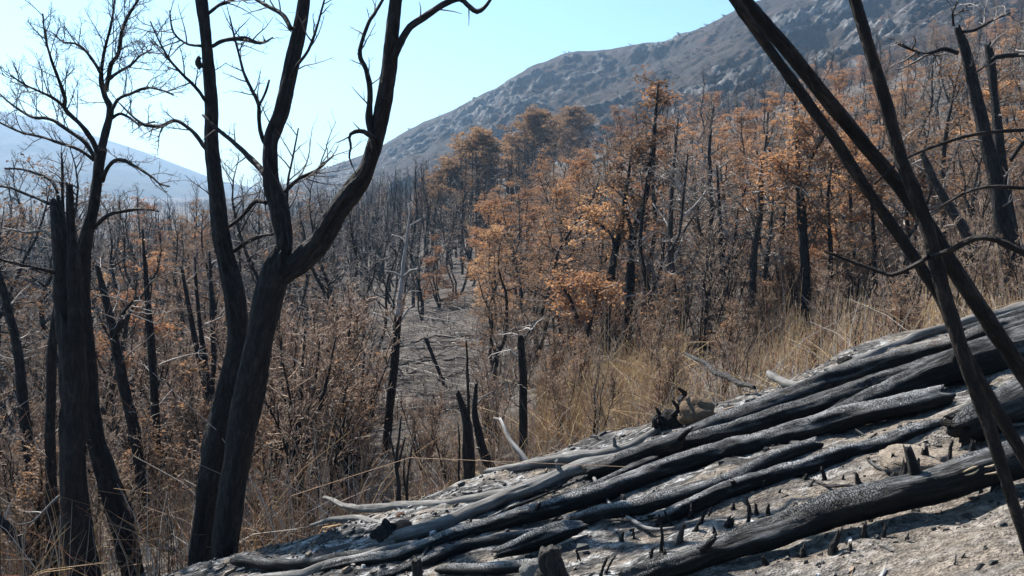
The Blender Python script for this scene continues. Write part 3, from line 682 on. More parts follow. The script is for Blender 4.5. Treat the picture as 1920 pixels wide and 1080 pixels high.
# ------------------------------------------------------------------ trees traced one by one
class Traced:
    def __init__(s, name, label, depth, cat='tree', group=None, seed=1, mat=None, twigmat=None):
        s.d = depth; s.kids = {}; s.rng = np.random.default_rng(seed); s.mat = mat or BARK; s.tw = Bag(); s.twm = twigmat or TWIGD
        s.name, s.label, s.cat, s.group = name, label, cat, group; s.stems = []; s.root = None; s.leaf = []
    def stem(s, ctrl, part='trunk', dz=0.0, dz1=None, mat=None, foot=False, nodes=False, rough=1.0):
        c = np.array(ctrl, float); m = len(c); c[:, 2] *= np.where(c[:, 2] > 24, 0.93, 1.0); d = s.d + np.linspace(dz, dz if dz1 is None else dz1, m)
        P = at(c[:, 0], c[:, 1], d); rad = c[:, 2] * 0.5 * d / FPX
        if foot == 'line':                               # a leaning pole runs straight on into the ground
            dr = unit(P[0] - P[1]); q = P[0].copy()
            for _ in range(400):
                if q[2] < float(terr(q[0], q[1], False)) - 0.1: break
                q = q + dr * 0.02
            if np.linalg.norm(q - P[0]) > 0.03: P = np.concatenate([[q], P]); rad = np.concatenate([[rad[0] * 1.05], rad])
        elif foot:                                         # carry the trunk down into the ground
            g = float(terr(P[0, 0], P[0, 1], False)) - 0.15
            if P[0, 2] > g + 0.05:
                dr = unit(P[0] - P[1]); dr = unit(dr * 0.5 + np.array([0, 0, -1.0])); L = (P[0, 2] - g) / -dr[2]
                P = np.concatenate([[P[0] + dr * L], P]); rad = np.concatenate([[rad[0] * 1.25], rad])
        if s.root is None:
            s.base = P[0].copy(); s.root = thing(s.name, s.label, s.cat, s.base, s.group)
        L = np.linalg.norm(np.diff(P, axis=0), axis=1).sum(); n = int(np.clip(L / max(0.03, 0.35 * rad.mean()), 8, 150))
        S = crspline(np.concatenate([P, rad[:, None]], 1), n); rm = S[:, 3].mean()
        t = np.linspace(0, L, n)[:, None] / (rm * 14); sd = int(s.rng.integers(1, 9999))
        S[:, :3] += 0.22 * rough * rm * np.concatenate([fbm(t, 0 * t, k * 7.0, sd, 3) for k in range(3)], 1)
        w = c[:, 2].max(); sides = 26 if w > 30 else (16 if w > 14 else 8)
        S[:, 3] = np.maximum(S[:, 3], 0.002)
        if nodes:
            ln = np.linspace(0, L, n); k = np.abs(((ln / 0.30) % 1) - 0.5) * 2
            S[:, 3] *= 1 + 0.12 * np.clip((k - 0.88) / 0.12, 0, 1)
        V, Q, T, tc = rough_tube(S[:, :3] - s.base, S[:, 3], sides, s.rng, 0.15 * rough, 0.17 * rough, 1.0 if S[-1, 3] > 0.012 else 0.3, 0.04 * rough)
        s.kids[id(S)] = link(part, make_mesh(part, V, Q, T, mat or s.mat, True, tc), s.root)
        s.stems.append(S); return S
    def twigs(s, S, count, L, r=0.012, levels=3, **kw):
        tw = Bag(); sprout(tw, s.rng, S[:, :3], S[:, 3], count, L, r, levels, **kw)
        o = link('twigs', tw.mesh('twigs', s.twm, s.base), s.kids[id(S)]); o['kind'] = 'stuff'
    def done(s, part='twigs', leafmat=None):
        if s.leaf: link('crown', leaf_mesh(np.concatenate(s.leaf) - s.base, s.rng, 0.075, leafmat or LEAF), s.root)['kind'] = 'stuff'
        return s.root
def leaf_mesh(C, rng, size, mat, flat=0.75, rnd=None):
    N = len(C); nrm = np.array([0, 0, 1.0]) * flat + rng.normal(0, 1 - flat + 0.12, (N, 3)); nrm /= np.linalg.norm(nrm, axis=1, keepdims=True)
    a = rng.normal(size=(N, 3)); a -= nrm * (a * nrm).sum(1, keepdims=True); a /= np.linalg.norm(a, axis=1, keepdims=True); b = np.cross(nrm, a)
    sz = size * np.exp(rng.normal(0, 0.35, N))[:, None]
    V = np.stack([C - a * sz * 0.6, C - b * sz * 0.33 + nrm * sz * 0.12, C + a * sz * 0.6, C + b * sz * 0.33 + nrm * sz * 0.12], 1)
    Q = np.arange(N * 4).reshape(N, 4)
    r = rng.uniform(0, 1, N) if rnd is None else rnd
    return make_mesh('crown', V.reshape(-1, 3), Q, None, mat, False, None, {'rnd': np.repeat(r, 4)})
def spray(rng, ends, per, r=0.16, h=0.035):
    C = []
    for Q in ends:
        n = len(Q); t = rng.uniform(0.1, 1.12, per) * (n - 1); i = np.clip(t.astype(int), 0, n - 2); f = (t - i)[:, None]
        p = Q[i] * (1 - f) + Q[i + 1] * f
        C.append(p + rng.normal(0, 1, (per, 3)) * np.array([r, r, h]))
    return np.concatenate(C)

# the forked tree in front
T = Traced('forked_tree', 'tall charred forked tree with a big elbowed limb, nearest on the left', 6.6, seed=101)
B = T.stem([(420, 1085, 60), (430, 960, 60), (455, 810, 62), (478, 700, 62), (489, 630, 60), (505, 560, 62), (520, 510, 62), (530, 470, 36)], foot=True)
B1 = T.stem([(520, 525, 34), (532, 460, 36), (525, 400, 37), (511, 340, 35), (508, 270, 31), (515, 240, 32), (530, 200, 32), (545, 130, 30), (558, 60, 28), (567, 0, 26), (574, -90, 24), (590, -260, 16)], 'limb', 0, 0.25)
B2 = T.stem([(515, 530, 40), (560, 495, 50), (600, 450, 46), (632, 395, 44), (666, 350, 46), (690, 310, 39), (705, 260, 35), (716, 215, 32), (728, 150, 30), (735, 80, 30), (742, 0, 28), (748, -100, 24), (740, -260, 14)], 'limb', 0, -0.3)
B3 = T.stem([(738, 110, 16), (750, 82, 15), (768, 52, 14), (795, 33, 14), (830, 10, 13), (862, -2, 11), (880, 12, 10), (894, 21, 10), (907, 15, 8), (920, -2, 6), (930, -25, 4)], 'limb', -0.25, -0.5)
b4 = T.stem([(703, 285, 14), (697, 250, 14), (692, 220, 14), (695, 170, 12), (686, 130, 11), (675, 105, 10), (680, 75, 8), (692, 42, 7), (705, 22, 6), (722, -8, 5), (735, -40, 3)], 'limb', -0.2, -0.05)
b5 = T.stem([(706, 262, 11), (692, 252, 11), (680, 246, 9), (664, 247, 8), (655, 256, 6), (658, 275, 5), (655, 293, 4), (661, 312, 3)], 'limb', -0.25, -0.35)
b6 = T.stem([(508, 282, 8), (493, 262, 9), (486, 232, 9), (485, 196, 8), (472, 168, 7), (458, 138, 6), (450, 110, 5), (440, 72, 4), (430, 30, 3)], 'limb', 0.1, 0.3)
b7 = T.stem([(498, 330, 12), (485, 312, 13), (462, 290, 11), (440, 270, 10), (412, 246, 8), (380, 215, 5)], 'limb', 0.05, 0.5)
b8 = T.stem([(518, 372, 7), (536, 358, 8), (560, 335, 8), (590, 322, 7), (610, 305, 5), (625, 292, 3)], 'limb', 0.1, 0.3)
b9 = T.stem([(546, 55, 9), (530, 28, 9), (500, 10, 8), (470, -8, 6), (440, -30, 4)], 'limb', 0.1, 0.5)
b10 = T.stem([(545, 145, 6), (556, 125, 6), (575, 100, 6), (590, 65, 5), (603, 20, 4), (612, -20, 3)], 'limb', 0.1, -0.1)
b11 = T.stem([(486, 198, 5), (497, 175, 5), (505, 150, 4)], 'limb', 0.15, 0.2)
b12 = T.stem([(545, 470, 6), (538, 420, 6), (540, 345, 5), (548, 300, 4), (560, 240, 3)], 'limb', -0.1, 0.1)
A = T.stem([(372, 1090, 52), (385, 960, 52), (405, 830, 54), (430, 720, 46), (447, 640, 42), (441, 560, 46), (428, 500, 40), (415, 430, 36), (408, 370, 33), (400, 300, 30), (397, 250, 28), (398, 200, 29), (393, 130, 28), (385, 60, 28), (375, 0, 30), (360, -100, 24), (340, -260, 14)], 'trunk', 0.35, 0.75, foot=True)
a1 = T.stem([(400, 298, 9), (386, 278, 9), (378, 268, 9), (360, 245, 8), (330, 226, 7), (300, 236, 7), (270, 233, 6), (245, 215, 4), (225, 195, 3)], 'limb', 0.6, 0.9)
a2 = T.stem([(398, 208, 7), (386, 190, 7), (365, 162, 7), (340, 138, 6), (318, 112, 5), (300, 80, 4), (282, 40, 3)], 'limb', 0.6, 0.4)
a3 = T.stem([(398, 88, 8), (420, 76, 9), (455, 72, 9), (478, 79, 7), (496, 79, 5), (512, 70, 3)], 'limb', 0.6, 0.5)
a4 = T.stem([(390, 26, 7), (412, 9, 7), (440, -2, 6), (470, -20, 4)], 'limb', 0.6, 0.8)
a5 = T.stem([(378, 86, 6), (350, 82, 5), (325, 60, 4), (318, 20, 3)], 'limb', 0.6, 0.9)
a6 = T.stem([(430, 425, 9), (455, 405, 9), (480, 377, 10), (500, 380, 9)], 'limb', 0.6, 0.3)
a7 = T.stem([(440, 470, 9), (460, 456, 9), (490, 443, 8), (512, 440, 6)], 'limb', 0.6, 0.4)
T.stem([(378, 128, 10), (371, 118, 13), (374, 106, 8)], 'knot', 0.55)
for S, c, L, lv in ((B1, 5, 0.45, 2), (B2, 5, 0.35, 1), (B3, 4, 0.25, 1), (b4, 12, 0.32, 2), (b5, 3, 0.2, 1), (b6, 12, 0.38, 2), (b7, 5, 0.3, 2), (b8, 11, 0.55, 2), (b9, 9, 0.45, 2), (b10, 6, 0.4, 2), (b12, 7, 0.45, 2),
                    (A, 5, 0.45, 2), (a1, 12, 0.38, 3), (a2, 13, 0.42, 3), (a3, 10, 0.38, 2), (a4, 6, 0.4, 2), (a5, 9, 0.38, 2), (a6, 3, 0.3, 1), (a7, 4, 0.3, 2)):
    T.twigs(S, c, L, 0.007, lv, up=0.08, tmin=0.25, wander=0.13, minr=0.0017)
T.done()

# broken hollow trunk at the left edge
T = Traced('hollow_stump', 'thick broken charred trunk with jagged spars at the top', 8.0, cat='stump', seed=102)
T.stem([(155, 1090, 78), (146, 1000, 66), (141, 900, 60), (138, 800, 60), (136, 700, 60), (134, 640, 58), (132, 600, 50)], foot=True)
T.stem([(122, 640, 36), (118, 560, 34), (116, 500, 36), (110, 440, 34), (104, 400, 22), (98, 374, 12)], 'spar', 0, 0.05)
T.stem([(142, 640, 34), (140, 560, 30), (138, 500, 26), (134, 430, 15), (131, 380, 14), (130, 344, 13)], 'spar', -0.05)
T.stem([(116, 430, 20), (112, 395, 16), (107, 366, 6)], 'spar', 0.08)
sp = T.stem([(119, 400, 6), (117, 360, 6), (117, 310, 5), (114, 285, 3)], 'dead_branch', 0.15)
e1 = T.stem([(92, 382, 7), (70, 372, 6), (45, 362, 6), (20, 352, 5), (-10, 348, 4)], 'dead_branch', 0.1, 0.3)
e2 = T.stem([(108, 362, 6), (96, 338, 7), (70, 326, 6), (40, 317, 5), (10, 316, 4)], 'dead_branch', 0.15, 0.5)
e3 = T.stem([(104, 512, 7), (80, 506, 7), (45, 498, 6), (15, 490, 5), (-10, 484, 4)], 'dead_branch', -0.1, -0.4)
e4 = T.stem([(100, 440, 5), (80, 432, 5), (50, 436, 5), (20, 430, 4), (-10, 425, 3)], 'dead_branch', 0, 0.3, GREYWOOD)
e5 = T.stem([(112, 930, 6), (95, 945, 6), (80, 960, 5), (60, 978, 4), (30, 985, 3)], 'dead_branch', -0.2, -0.4, GREYWOOD)
T.twm = TWIG
for S, c in ((e1, 7), (e2, 8), (e3, 4), (e4, 5), (sp, 14), (e5, 4)): T.twigs(S, c, 0.35, 0.006, 2, up=0.08)
T.done()

# leafless tree growing behind the broken trunk
T = Traced('bare_tree', 'leafless charred tree with a fine spreading crown, growing beside the broken trunk', 8.5, seed=103)
E = T.stem([(252, 1095, 48), (232, 1000, 46), (205, 910, 44), (182, 830, 40), (170, 740, 38), (160, 640, 36), (152, 560, 36), (152, 500, 38), (160, 445, 32), (172, 400, 23), (180, 350, 19), (184, 310, 19), (190, 280, 17)], foot=True)
D1 = T.stem([(190, 285, 16), (197, 255, 15), (204, 222, 14), (206, 200, 13), (196, 178, 10), (190, 150, 9), (192, 115, 7), (198, 85, 6), (206, 55, 5), (212, 20, 4), (218, -30, 3)], 'limb', 0, 0.2)
D2 = T.stem([(198, 172, 9), (204, 145, 9), (208, 122, 9), (222, 100, 8), (228, 62, 7), (236, 40, 6), (246, 20, 5), (268, -12, 4)], 'limb', 0.05, -0.2)
D3 = T.stem([(186, 292, 12), (172, 262, 11), (150, 232, 10), (122, 204, 9), (122, 186, 8), (112, 155, 7), (102, 128, 6), (92, 98, 5), (84, 65, 4), (80, 25, 3)], 'limb', 0, -0.3)
D4 = T.stem([(120, 200, 6), (100, 184, 6), (75, 172, 5), (45, 158, 4), (22, 142, 3)], 'limb', -0.1, -0.5)
D5 = T.stem([(180, 300, 9), (160, 268, 9), (130, 246, 8), (96, 224, 7), (60, 219, 6), (35, 205, 5), (15, 190, 4), (-10, 168, 3)], 'limb', 0, 0.5)
D6 = T.stem([(176, 300, 7), (150, 282, 7), (118, 270, 7), (82, 258, 6), (45, 250, 5), (20, 240, 4), (-15, 222, 3)], 'limb', 0.1, 0.3)
D7 = T.stem([(192, 340, 9), (200, 318, 8), (212, 304, 8), (228, 300, 8), (250, 310, 6), (280, 328, 5), (300, 345, 4), (318, 350, 3)], 'limb', 0, -0.5)
D8 = T.stem([(178, 428, 9), (192, 412, 8), (212, 400, 8), (240, 394, 7), (270, 392, 5), (298, 396, 3)], 'limb', 0, -0.4)
D9 = T.stem([(206, 212, 7), (222, 186, 7), (245, 176, 6), (272, 165, 5), (298, 168, 4), (325, 178, 3)], 'limb', 0, 0.4)
D10 = T.stem([(203, 150, 7), (222, 135, 6), (245, 122, 5), (262, 105, 4), (285, 92, 3)], 'limb', 0, -0.4)
D11 = T.stem([(190, 140, 7), (180, 122, 7), (160, 95, 6), (142, 82, 5), (118, 78, 4), (100, 62, 3)], 'limb', 0, 0.3)
D12 = T.stem([(205, 225, 6), (225, 214, 6), (245, 222, 5), (262, 234, 4), (290, 228, 3)], 'limb', 0.1, -0.2)
for S, c, L in ((D1, 14, 0.6), (D2, 14, 0.6), (D3, 14, 0.55), (D4, 11, 0.45), (D5, 12, 0.5), (D6, 10, 0.42), (D7, 8, 0.4), (D8, 5, 0.3), (D9, 9, 0.45), (D10, 10, 0.45), (D11, 11, 0.45), (D12, 6, 0.35)):
    T.twigs(S, c + 3, L, 0.006, 3, up=0.10, tmin=0.25, wander=0.13, minr=0.0015, spread=0.8)
T.done()

# leaning smoked poles at the right
def pole(label, ctrl, depth, seed, twigs=(), dz1=0.0, mat=POLE):
    T = Traced('leaning_pole', label, depth, 'pole', 'leaning poles at the right', seed, mat)
    S = T.stem(ctrl, 'pole', 0, dz1, nodes=True, rough=0.6, foot='line')
    for c, a, b in twigs: T.stem(c, 'side_branch', a, b, rough=0.3)
    return T.done()
pole('thickest leaning pole, slanting from the top edge past the log pile', [(2010, 840, 38), (1960, 762, 36), (1920, 700, 35), (1850, 598, 34), (1785, 500, 32), (1742, 425, 31), (1690, 352, 30), (1600, 246, 30), (1500, 122, 29), (1440, 52, 28), (1372, -25, 28), (1290, -120, 26), (1100, -360, 20), (900, -640, 8)], 3.3, 111,
     [([(1640, 345, 4), (1690, 302, 5), (1760, 272, 6), (1840, 250, 7), (1960, 242, 7)], -0.1, 0.3)], 0.25)
pole('slimmer dark pole running just under the thickest leaning one', [(2020, 1020, 28), (1960, 920, 27), (1905, 830, 27), (1850, 735, 26), (1800, 645, 25), (1760, 552, 23), (1700, 460, 22), (1635, 368, 21), (1560, 254, 20), (1490, 158, 19), (1435, 82, 18), (1362, -20, 18), (1290, -110, 16), (1120, -320, 12), (960, -540, 5)], 3.1, 112, (), 0.4)
pole('jointed pole crossing in front, its lower end reaching the bottom corner', [(1950, 1110, 20), (1915, 990, 22), (1885, 900, 24), (1850, 790, 27), (1815, 690, 29), (1790, 610, 30), (1768, 540, 30), (1745, 450, 30), (1718, 372, 29), (1690, 300, 27), (1662, 200, 24), (1628, 85, 22), (1598, -15, 22), (1565, -120, 20), (1490, -360, 15), (1420, -600, 6)], 2.9, 113,
     [([(1742, 482, 9), (1710, 500, 9), (1672, 516, 9), (1640, 505, 8), (1600, 492, 7), (1545, 470, 6)], 0.1, 0.3), ([(1748, 482, 10), (1790, 466, 11), (1830, 446, 12), (1870, 450, 13), (1920, 475, 13), (1970, 500, 13)], 0.1, -0.1)], 0.5)
T = Traced('bare_branch', 'thin horizontal bare branch reaching in from the frame edge behind the poles', 4.5, 'branch', None, 114, POLE)
T.stem([(1990, 350, 9), (1920, 352, 8), (1860, 350, 7), (1820, 358, 6), (1790, 372, 6), (1765, 387, 4)], 'branch', 0, 0.2, rough=0.6); T.done()

# dark trees and snags standing behind the rim, each where it grows
def snag(label, stems, depth, seed, mat=BARK, tw=6, L=0.7, twm=TWIG, name='burnt_tree', group=None, lv=2, r=0.012, leaves=0, leafmat=None, cat='tree', minr=0.003):
    T = Traced(name, label, depth, cat, group, seed, mat, twm)
    for i, c in enumerate(stems):
        S = T.stem(c, 'trunk' if i == 0 else 'stem', 0.0 if i == 0 else T.rng.uniform(-0.5, 0.5), None if i == 0 else T.rng.uniform(-0.8, 0.8), foot=(c[0][1] > 560 and i == 0) or c[0][2] > 16)
        if tw:
            e = [] if leaves else None
            T.twigs(S, tw, L, r, lv, up=0.05, tmin=0.35, ends=e, wander=0.22, flat=0.6, minr=minr)
            if leaves and e: T.leaf.append(spray(T.rng, e, leaves, 0.14, 0.03))
    return T.done(leafmat=leafmat)
snag('blackened leaning trunk at the left frame edge, forward of the bare woods', [[(85, 1030, 24), (62, 900, 22), (46, 780, 21), (32, 660, 19), (10, 560, 17), (-15, 480, 14)]], 11, 121, tw=10, L=0.9)
snag('straight dark trunk close behind the broken trunk', [[(100, 1090, 30), (98, 950, 26), (95, 800, 20), (97, 680, 18), (103, 600, 15), (110, 540, 12)]], 9, 122, tw=8, L=0.7)
snag('slender dark trunk curving up between the broken trunk and the forked tree', [[(278, 1070, 26), (266, 920, 25), (248, 800, 22), (228, 700, 20), (210, 610, 17), (195, 550, 13), (182, 500, 8)], [(212, 640, 10), (232, 585, 9), (250, 565, 5)]], 10.5, 123, tw=9, L=0.9)
snag('straight slender dark trunk left of the forked tree', [[(302, 1060, 22), (297, 920, 20), (292, 800, 19), (286, 680, 17), (278, 580, 13), (272, 500, 8), (268, 430, 4)]], 12, 124, tw=12, L=1.0)
snag('short leaning burnt stem in the bottom corner', [[(70, 1100, 26), (48, 1040, 24), (25, 1000, 20), (-10, 965, 18)]], 8.6, 125, tw=3, L=0.5)
snag('three-stemmed burnt tree half hidden by the forked tree', [[(390, 830, 24), (391, 780, 22), (392, 740, 20), (378, 690, 12), (362, 620, 11), (352, 560, 9), (340, 500, 5)], [(393, 748, 11), (386, 690, 11), (376, 610, 10), (368, 540, 7), (365, 480, 4)], [(397, 750, 11), (400, 690, 11), (398, 610, 11), (396, 540, 9), (392, 470, 5)]], 13, 126, tw=9, L=1.0)
snag('dark trunk peeping out behind the near stem of the forked tree', [[(472, 995, 20), (464, 930, 18), (458, 860, 15), (452, 780, 12), (450, 700, 8)]], 11.5, 127, tw=6, L=0.8)
snag('clump of thin burnt stems right of the forked tree', [[(543, 1042, 24), (545, 960, 20), (552, 880, 15), (560, 790, 11), (566, 700, 7), (572, 620, 4)], [(556, 960, 13), (562, 900, 12), (576, 830, 10), (600, 760, 8), (618, 690, 6), (630, 630, 3)], [(546, 930, 8), (540, 850, 8), (545, 760, 6), (530, 680, 4)], [(560, 900, 8), (570, 800, 7), (590, 720, 5), (600, 640, 3)]], 10, 128, tw=12, L=0.8, twm=TWIGB, lv=3)
snag('dark twin stems rising from the brown brush beyond the clump of thin stems', [[(662, 915, 20), (648, 860, 18), (635, 790, 15), (622, 720, 11), (615, 650, 6)], [(628, 900, 13), (618, 830, 11), (610, 760, 8), (604, 690, 4)]], 13, 129, tw=10, L=0.9, twm=TWIGB, lv=3)
snag('dark stem beside the tall pale snag, in the brown brush', [[(672, 905, 15), (675, 840, 13), (677, 780, 11), (680, 720, 7), (684, 660, 3)]], 14, 130, tw=10, L=0.9, twm=TWIGB, lv=3)
T = Traced('pale_snag', 'tall dead snag with a black foot and a bleached white top', 14, 'tree', None, 131)
S1 = T.stem([(720, 890, 20), (726, 810, 19), (735, 720, 19), (742, 640, 18), (746, 590, 16)], 'trunk', foot=True)
S2 = T.stem([(746, 596, 13), (752, 540, 10), (757, 490, 8), (764, 440, 6), (769, 395, 3), (771, 378, 2)], 'bleached_top', 0, 0, PALEWOOD)
for c in ([(757, 522, 6), (740, 512, 4), (722, 508, 2)], [(756, 520, 6), (770, 508, 5), (784, 504, 3)], [(763, 456, 3), (752, 446, 3), (735, 440, 2)], [(766, 425, 3), (780, 416, 3), (788, 412, 2)], [(752, 600, 5), (764, 582, 5), (772, 574, 3)], [(742, 620, 5), (728, 598, 4), (700, 586, 2)]):
    T.stem(c, 'bleached_branch', 0, T.rng.uniform(-.5, .5), PALEWOOD)
T.twm = TWIG; T.twigs(S2, 6, 0.5, 0.007, 1, up=0.02); T.done()
snag('broken-topped black stump standing on the rim behind the pale log', [[(882, 955, 26), (880, 880, 24), (878, 830, 24), (874, 785, 20), (866, 755, 14), (858, 734, 9)], [(880, 790, 6), (877, 720, 6), (876, 670, 5), (874, 640, 3)]], 7.6, 132, tw=0, cat='stump', name='burnt_snag')
snag('charred stub leaning left behind the broken-topped stump', [[(926, 895, 20), (908, 850, 18), (897, 810, 16), (890, 770, 12), (893, 720, 7)]], 9, 133, tw=4, L=0.5, cat='stump', name='burnt_snag')
snag('straight black snag with a hooked tip in the straw-coloured thicket', [[(980, 855, 18), (981, 770, 17), (980, 700, 16), (978, 650, 14), (977, 628, 12)], [(979, 640, 8), (988, 626, 6), (998, 612, 4), (1008, 602, 3)], [(978, 668, 6), (965, 664, 5), (955, 650, 3)]], 10.5, 134, tw=5, L=0.6, name='burnt_snag')
T = Traced('dead_limb', 'bleached forked dead limb lying over the rim', 7.6, 'branch', None, 135, PALEWOOD)
T.stem([(1030, 905, 16), (1000, 882, 16), (975, 850, 13), (956, 825, 10), (945, 800, 8), (938, 785, 5)], 'limb', -0.3, 0.3); T.stem([(945, 800, 5), (935, 786, 4), (925, 784, 3)], 'fork', 0.3, 0.4); T.done()
T = Traced('forked_stalk', 'thin black forked stalk rising from the brown clod', 6.9, 'stalk', None, 136)
T.stem([(745, 970, 12), (747, 915, 10), (743, 870, 8), (748, 820, 5), (752, 780, 3)]); T.stem([(744, 885, 6), (752, 850, 5), (760, 820, 3)], 'fork', 0, -.1); T.stem([(742, 870, 5), (735, 835, 4), (730, 810, 3)], 'fork', 0, .1); T.done()
T = Traced('thin_stalk', 'pair of thin black stalks right of the forked one', 6.9, 'stalk', None, 137)
T.stem([(765, 970, 7), (763, 910, 6), (769, 860, 4), (773, 835, 3)]); T.stem([(764, 940, 5), (757, 890, 4), (760, 850, 3)], 'fork', 0, .1); T.done()
snag('thin bare stalk beside the broken-topped stump', [[(864, 930, 6), (860, 880, 5), (862, 830, 4), (858, 790, 2)]], 7.8, 138, tw=0, name='thin_stalk', cat='stalk')

# the nearer trees of the opposite slope
def mid(label, stems, depth, seed, leaves=0, tw=12, L=1.5, lv=3, leafmat=None, twm=TWIG, mat=BARK):
    return snag(label, stems, depth, seed, mat, int(tw * 1.25), L, twm, 'burnt_tree', None, lv, 0.026, leaves, leafmat, minr=0.0055)
mid('dark tree leaning over the straw clump, with rust sprays', [[(1138, 712, 18), (1136, 640, 17), (1140, 570, 16), (1150, 490, 15), (1163, 430, 12), (1172, 370, 8)], [(1152, 500, 9), (1150, 450, 8), (1130, 425, 6), (1095, 408, 4)]], 23, 141, 5, 8, 1.3)
mid('tallest dark tree of the straw thicket, bending right at mid height', [[(1170, 720, 24), (1175, 620, 20), (1182, 520, 18), (1186, 440, 16), (1205, 385, 13), (1218, 320, 11), (1226, 250, 8), (1232, 190, 5), (1235, 150, 3)], [(1186, 440, 9), (1172, 380, 8), (1180, 320, 6), (1184, 260, 4)]], 23, 142, 3, 13, 1.5, leafmat=LEAFD)
mid('slanting forked dark trunk right of the tallest thicket tree', [[(1258, 735, 16), (1240, 660, 14), (1225, 590, 13), (1210, 520, 11), (1200, 460, 9), (1205, 400, 6), (1212, 330, 3)], [(1232, 640, 10), (1222, 570, 8), (1240, 500, 6), (1246, 440, 4)]], 22, 143, 0, 11, 1.4)
mid('slim grey-barked tree with many bare twigs above the brown soil lump', [[(1300, 735, 15), (1285, 650, 14), (1266, 560, 13), (1258, 470, 12), (1258, 380, 9), (1264, 300, 6), (1272, 220, 3)], [(1258, 470, 8), (1275, 430, 7), (1282, 360, 5), (1290, 290, 3)]], 21, 144, 0, 14, 1.4, mat=BARK2)
mid('pair of bare trunks above the upper row of logs, the taller grey at the top', [[(1408, 640, 17), (1410, 560, 15), (1414, 480, 14), (1424, 400, 12), (1428, 330, 9), (1436, 270, 5), (1440, 210, 3)], [(1432, 640, 13), (1434, 560, 11), (1440, 470, 9), (1448, 380, 6), (1442, 320, 4)]], 22, 145, 0, 14, 1.5, mat=BARK2)
mid('sturdy black tree forking at mid height behind the thin grey log', [[(1513, 640, 20), (1511, 560, 19), (1508, 480, 18), (1503, 400, 17), (1501, 368, 16), (1496, 320, 10), (1494, 260, 7), (1490, 190, 4)], [(1502, 372, 11), (1514, 330, 9), (1525, 290, 7), (1545, 255, 5), (1555, 220, 3)], [(1497, 350, 7), (1480, 338, 6), (1463, 328, 4)]], 21, 146, 2, 12, 1.4, leafmat=LEAF)
mid('thin black tree behind the slim dark pole', [[(1640, 640, 12), (1642, 560, 11), (1640, 480, 9), (1636, 400, 7), (1632, 320, 4)]], 20, 147, 4, 11, 1.2)
mid('thin dark tree left of the slim dark pole', [[(1605, 620, 13), (1600, 540, 12), (1592, 460, 10), (1595, 380, 7), (1590, 300, 4)]], 24, 148, 5, 11, 1.4)
mid('heavy broken-topped tree behind the poles near the frame edge', [[(1905, 570, 40), (1892, 480, 36), (1880, 400, 34), (1862, 320, 28), (1845, 250, 24), (1826, 165, 21), (1808, 90, 18), (1795, 50, 12)], [(1796, 100, 9), (1770, 92, 9), (1735, 102, 8), (1705, 92, 6), (1680, 80, 5)], [(1802, 60, 6), (1830, 55, 6), (1862, 38, 5), (1895, 24, 3)], [(1788, 48, 5), (1786, 25, 4), (1795, 5, 3)]], 15, 149, 0, 7, 0.8, lv=2, twm=TWIG)
mid('upright dark tree with a level side limb at the frame edge', [[(1912, 560, 26), (1900, 460, 24), (1886, 370, 22), (1874, 280, 20), (1864, 190, 18), (1858, 120, 17), (1852, 82, 12)], [(1862, 108, 10), (1890, 104, 10), (1925, 102, 9), (1980, 104, 8)], [(1895, 300, 9), (1925, 260, 8), (1960, 235, 6)]], 16.5, 150, 0, 6, 0.8, lv=2)
mid('dead trunk leaning left behind the poles', [[(1858, 560, 24), (1838, 490, 22), (1808, 430, 21), (1775, 380, 19), (1748, 330, 14), (1728, 285, 9)]], 17, 151, 0, 8, 0.8, lv=2, mat=BARK2)
mid('slim tree with bleached bark behind the jointed pole', [[(1772, 480, 12), (1770, 400, 11), (1768, 320, 10), (1775, 240, 8), (1790, 170, 5), (1800, 130, 3)]], 22, 152, 3, 10, 1.2, leafmat=LEAFD)
mid('thin black tree between the bare pair and the slim grey-barked tree', [[(1362, 660, 12), (1358, 580, 11), (1352, 490, 10), (1350, 400, 7), (1344, 310, 4)], [(1355, 520, 7), (1375, 460, 6), (1384, 390, 3)]], 23, 153, 0, 12, 1.4)
mid('crooked black tree just right of the bare pair', [[(1468, 630, 12), (1472, 560, 11), (1464, 480, 10), (1470, 400, 7), (1478, 310, 4)]], 24, 154, 2, 12, 1.4, leafmat=LEAFD)
mid('slim black tree right of the sturdy forking one', [[(1562, 640, 12), (1556, 560, 11), (1558, 470, 10), (1552, 380, 7), (1560, 300, 4)]], 21, 155, 3, 11, 1.3, leafmat=LEAFD)
mid('tall thin dark tree above the curled roots', [[(1332, 690, 13), (1330, 600, 13), (1326, 500, 12), (1334, 400, 10), (1330, 290, 7), (1338, 200, 4)], [(1328, 480, 7), (1310, 420, 6), (1302, 350, 4)]], 24, 156, 0, 14, 1.5, mat=BARK2)
mid('low crooked dark tree over the brightest straw', [[(1112, 720, 12), (1100, 660, 11), (1085, 610, 10), (1068, 560, 7), (1040, 520, 4)], [(1096, 640, 7), (1112, 590, 6), (1120, 540, 4)]], 21, 157, 4, 10, 1.2)
mid('tall dark tree with rust sprays between the tallest thicket tree and the slim grey one', [[(1212, 720, 14), (1206, 620, 13), (1216, 520, 12), (1228, 420, 10), (1224, 330, 8), (1230, 240, 5), (1226, 170, 3)]], 26, 158, 4, 14, 1.5, leafmat=LEAF)
mid('dark tree with reaching limbs behind the two poles', [[(1705, 610, 13), (1698, 520, 12), (1702, 430, 10), (1690, 340, 8), (1684, 260, 5)], [(1700, 450, 7), (1730, 400, 6), (1752, 340, 4)]], 20, 159, 2, 11, 1.3, leafmat=LEAFD)

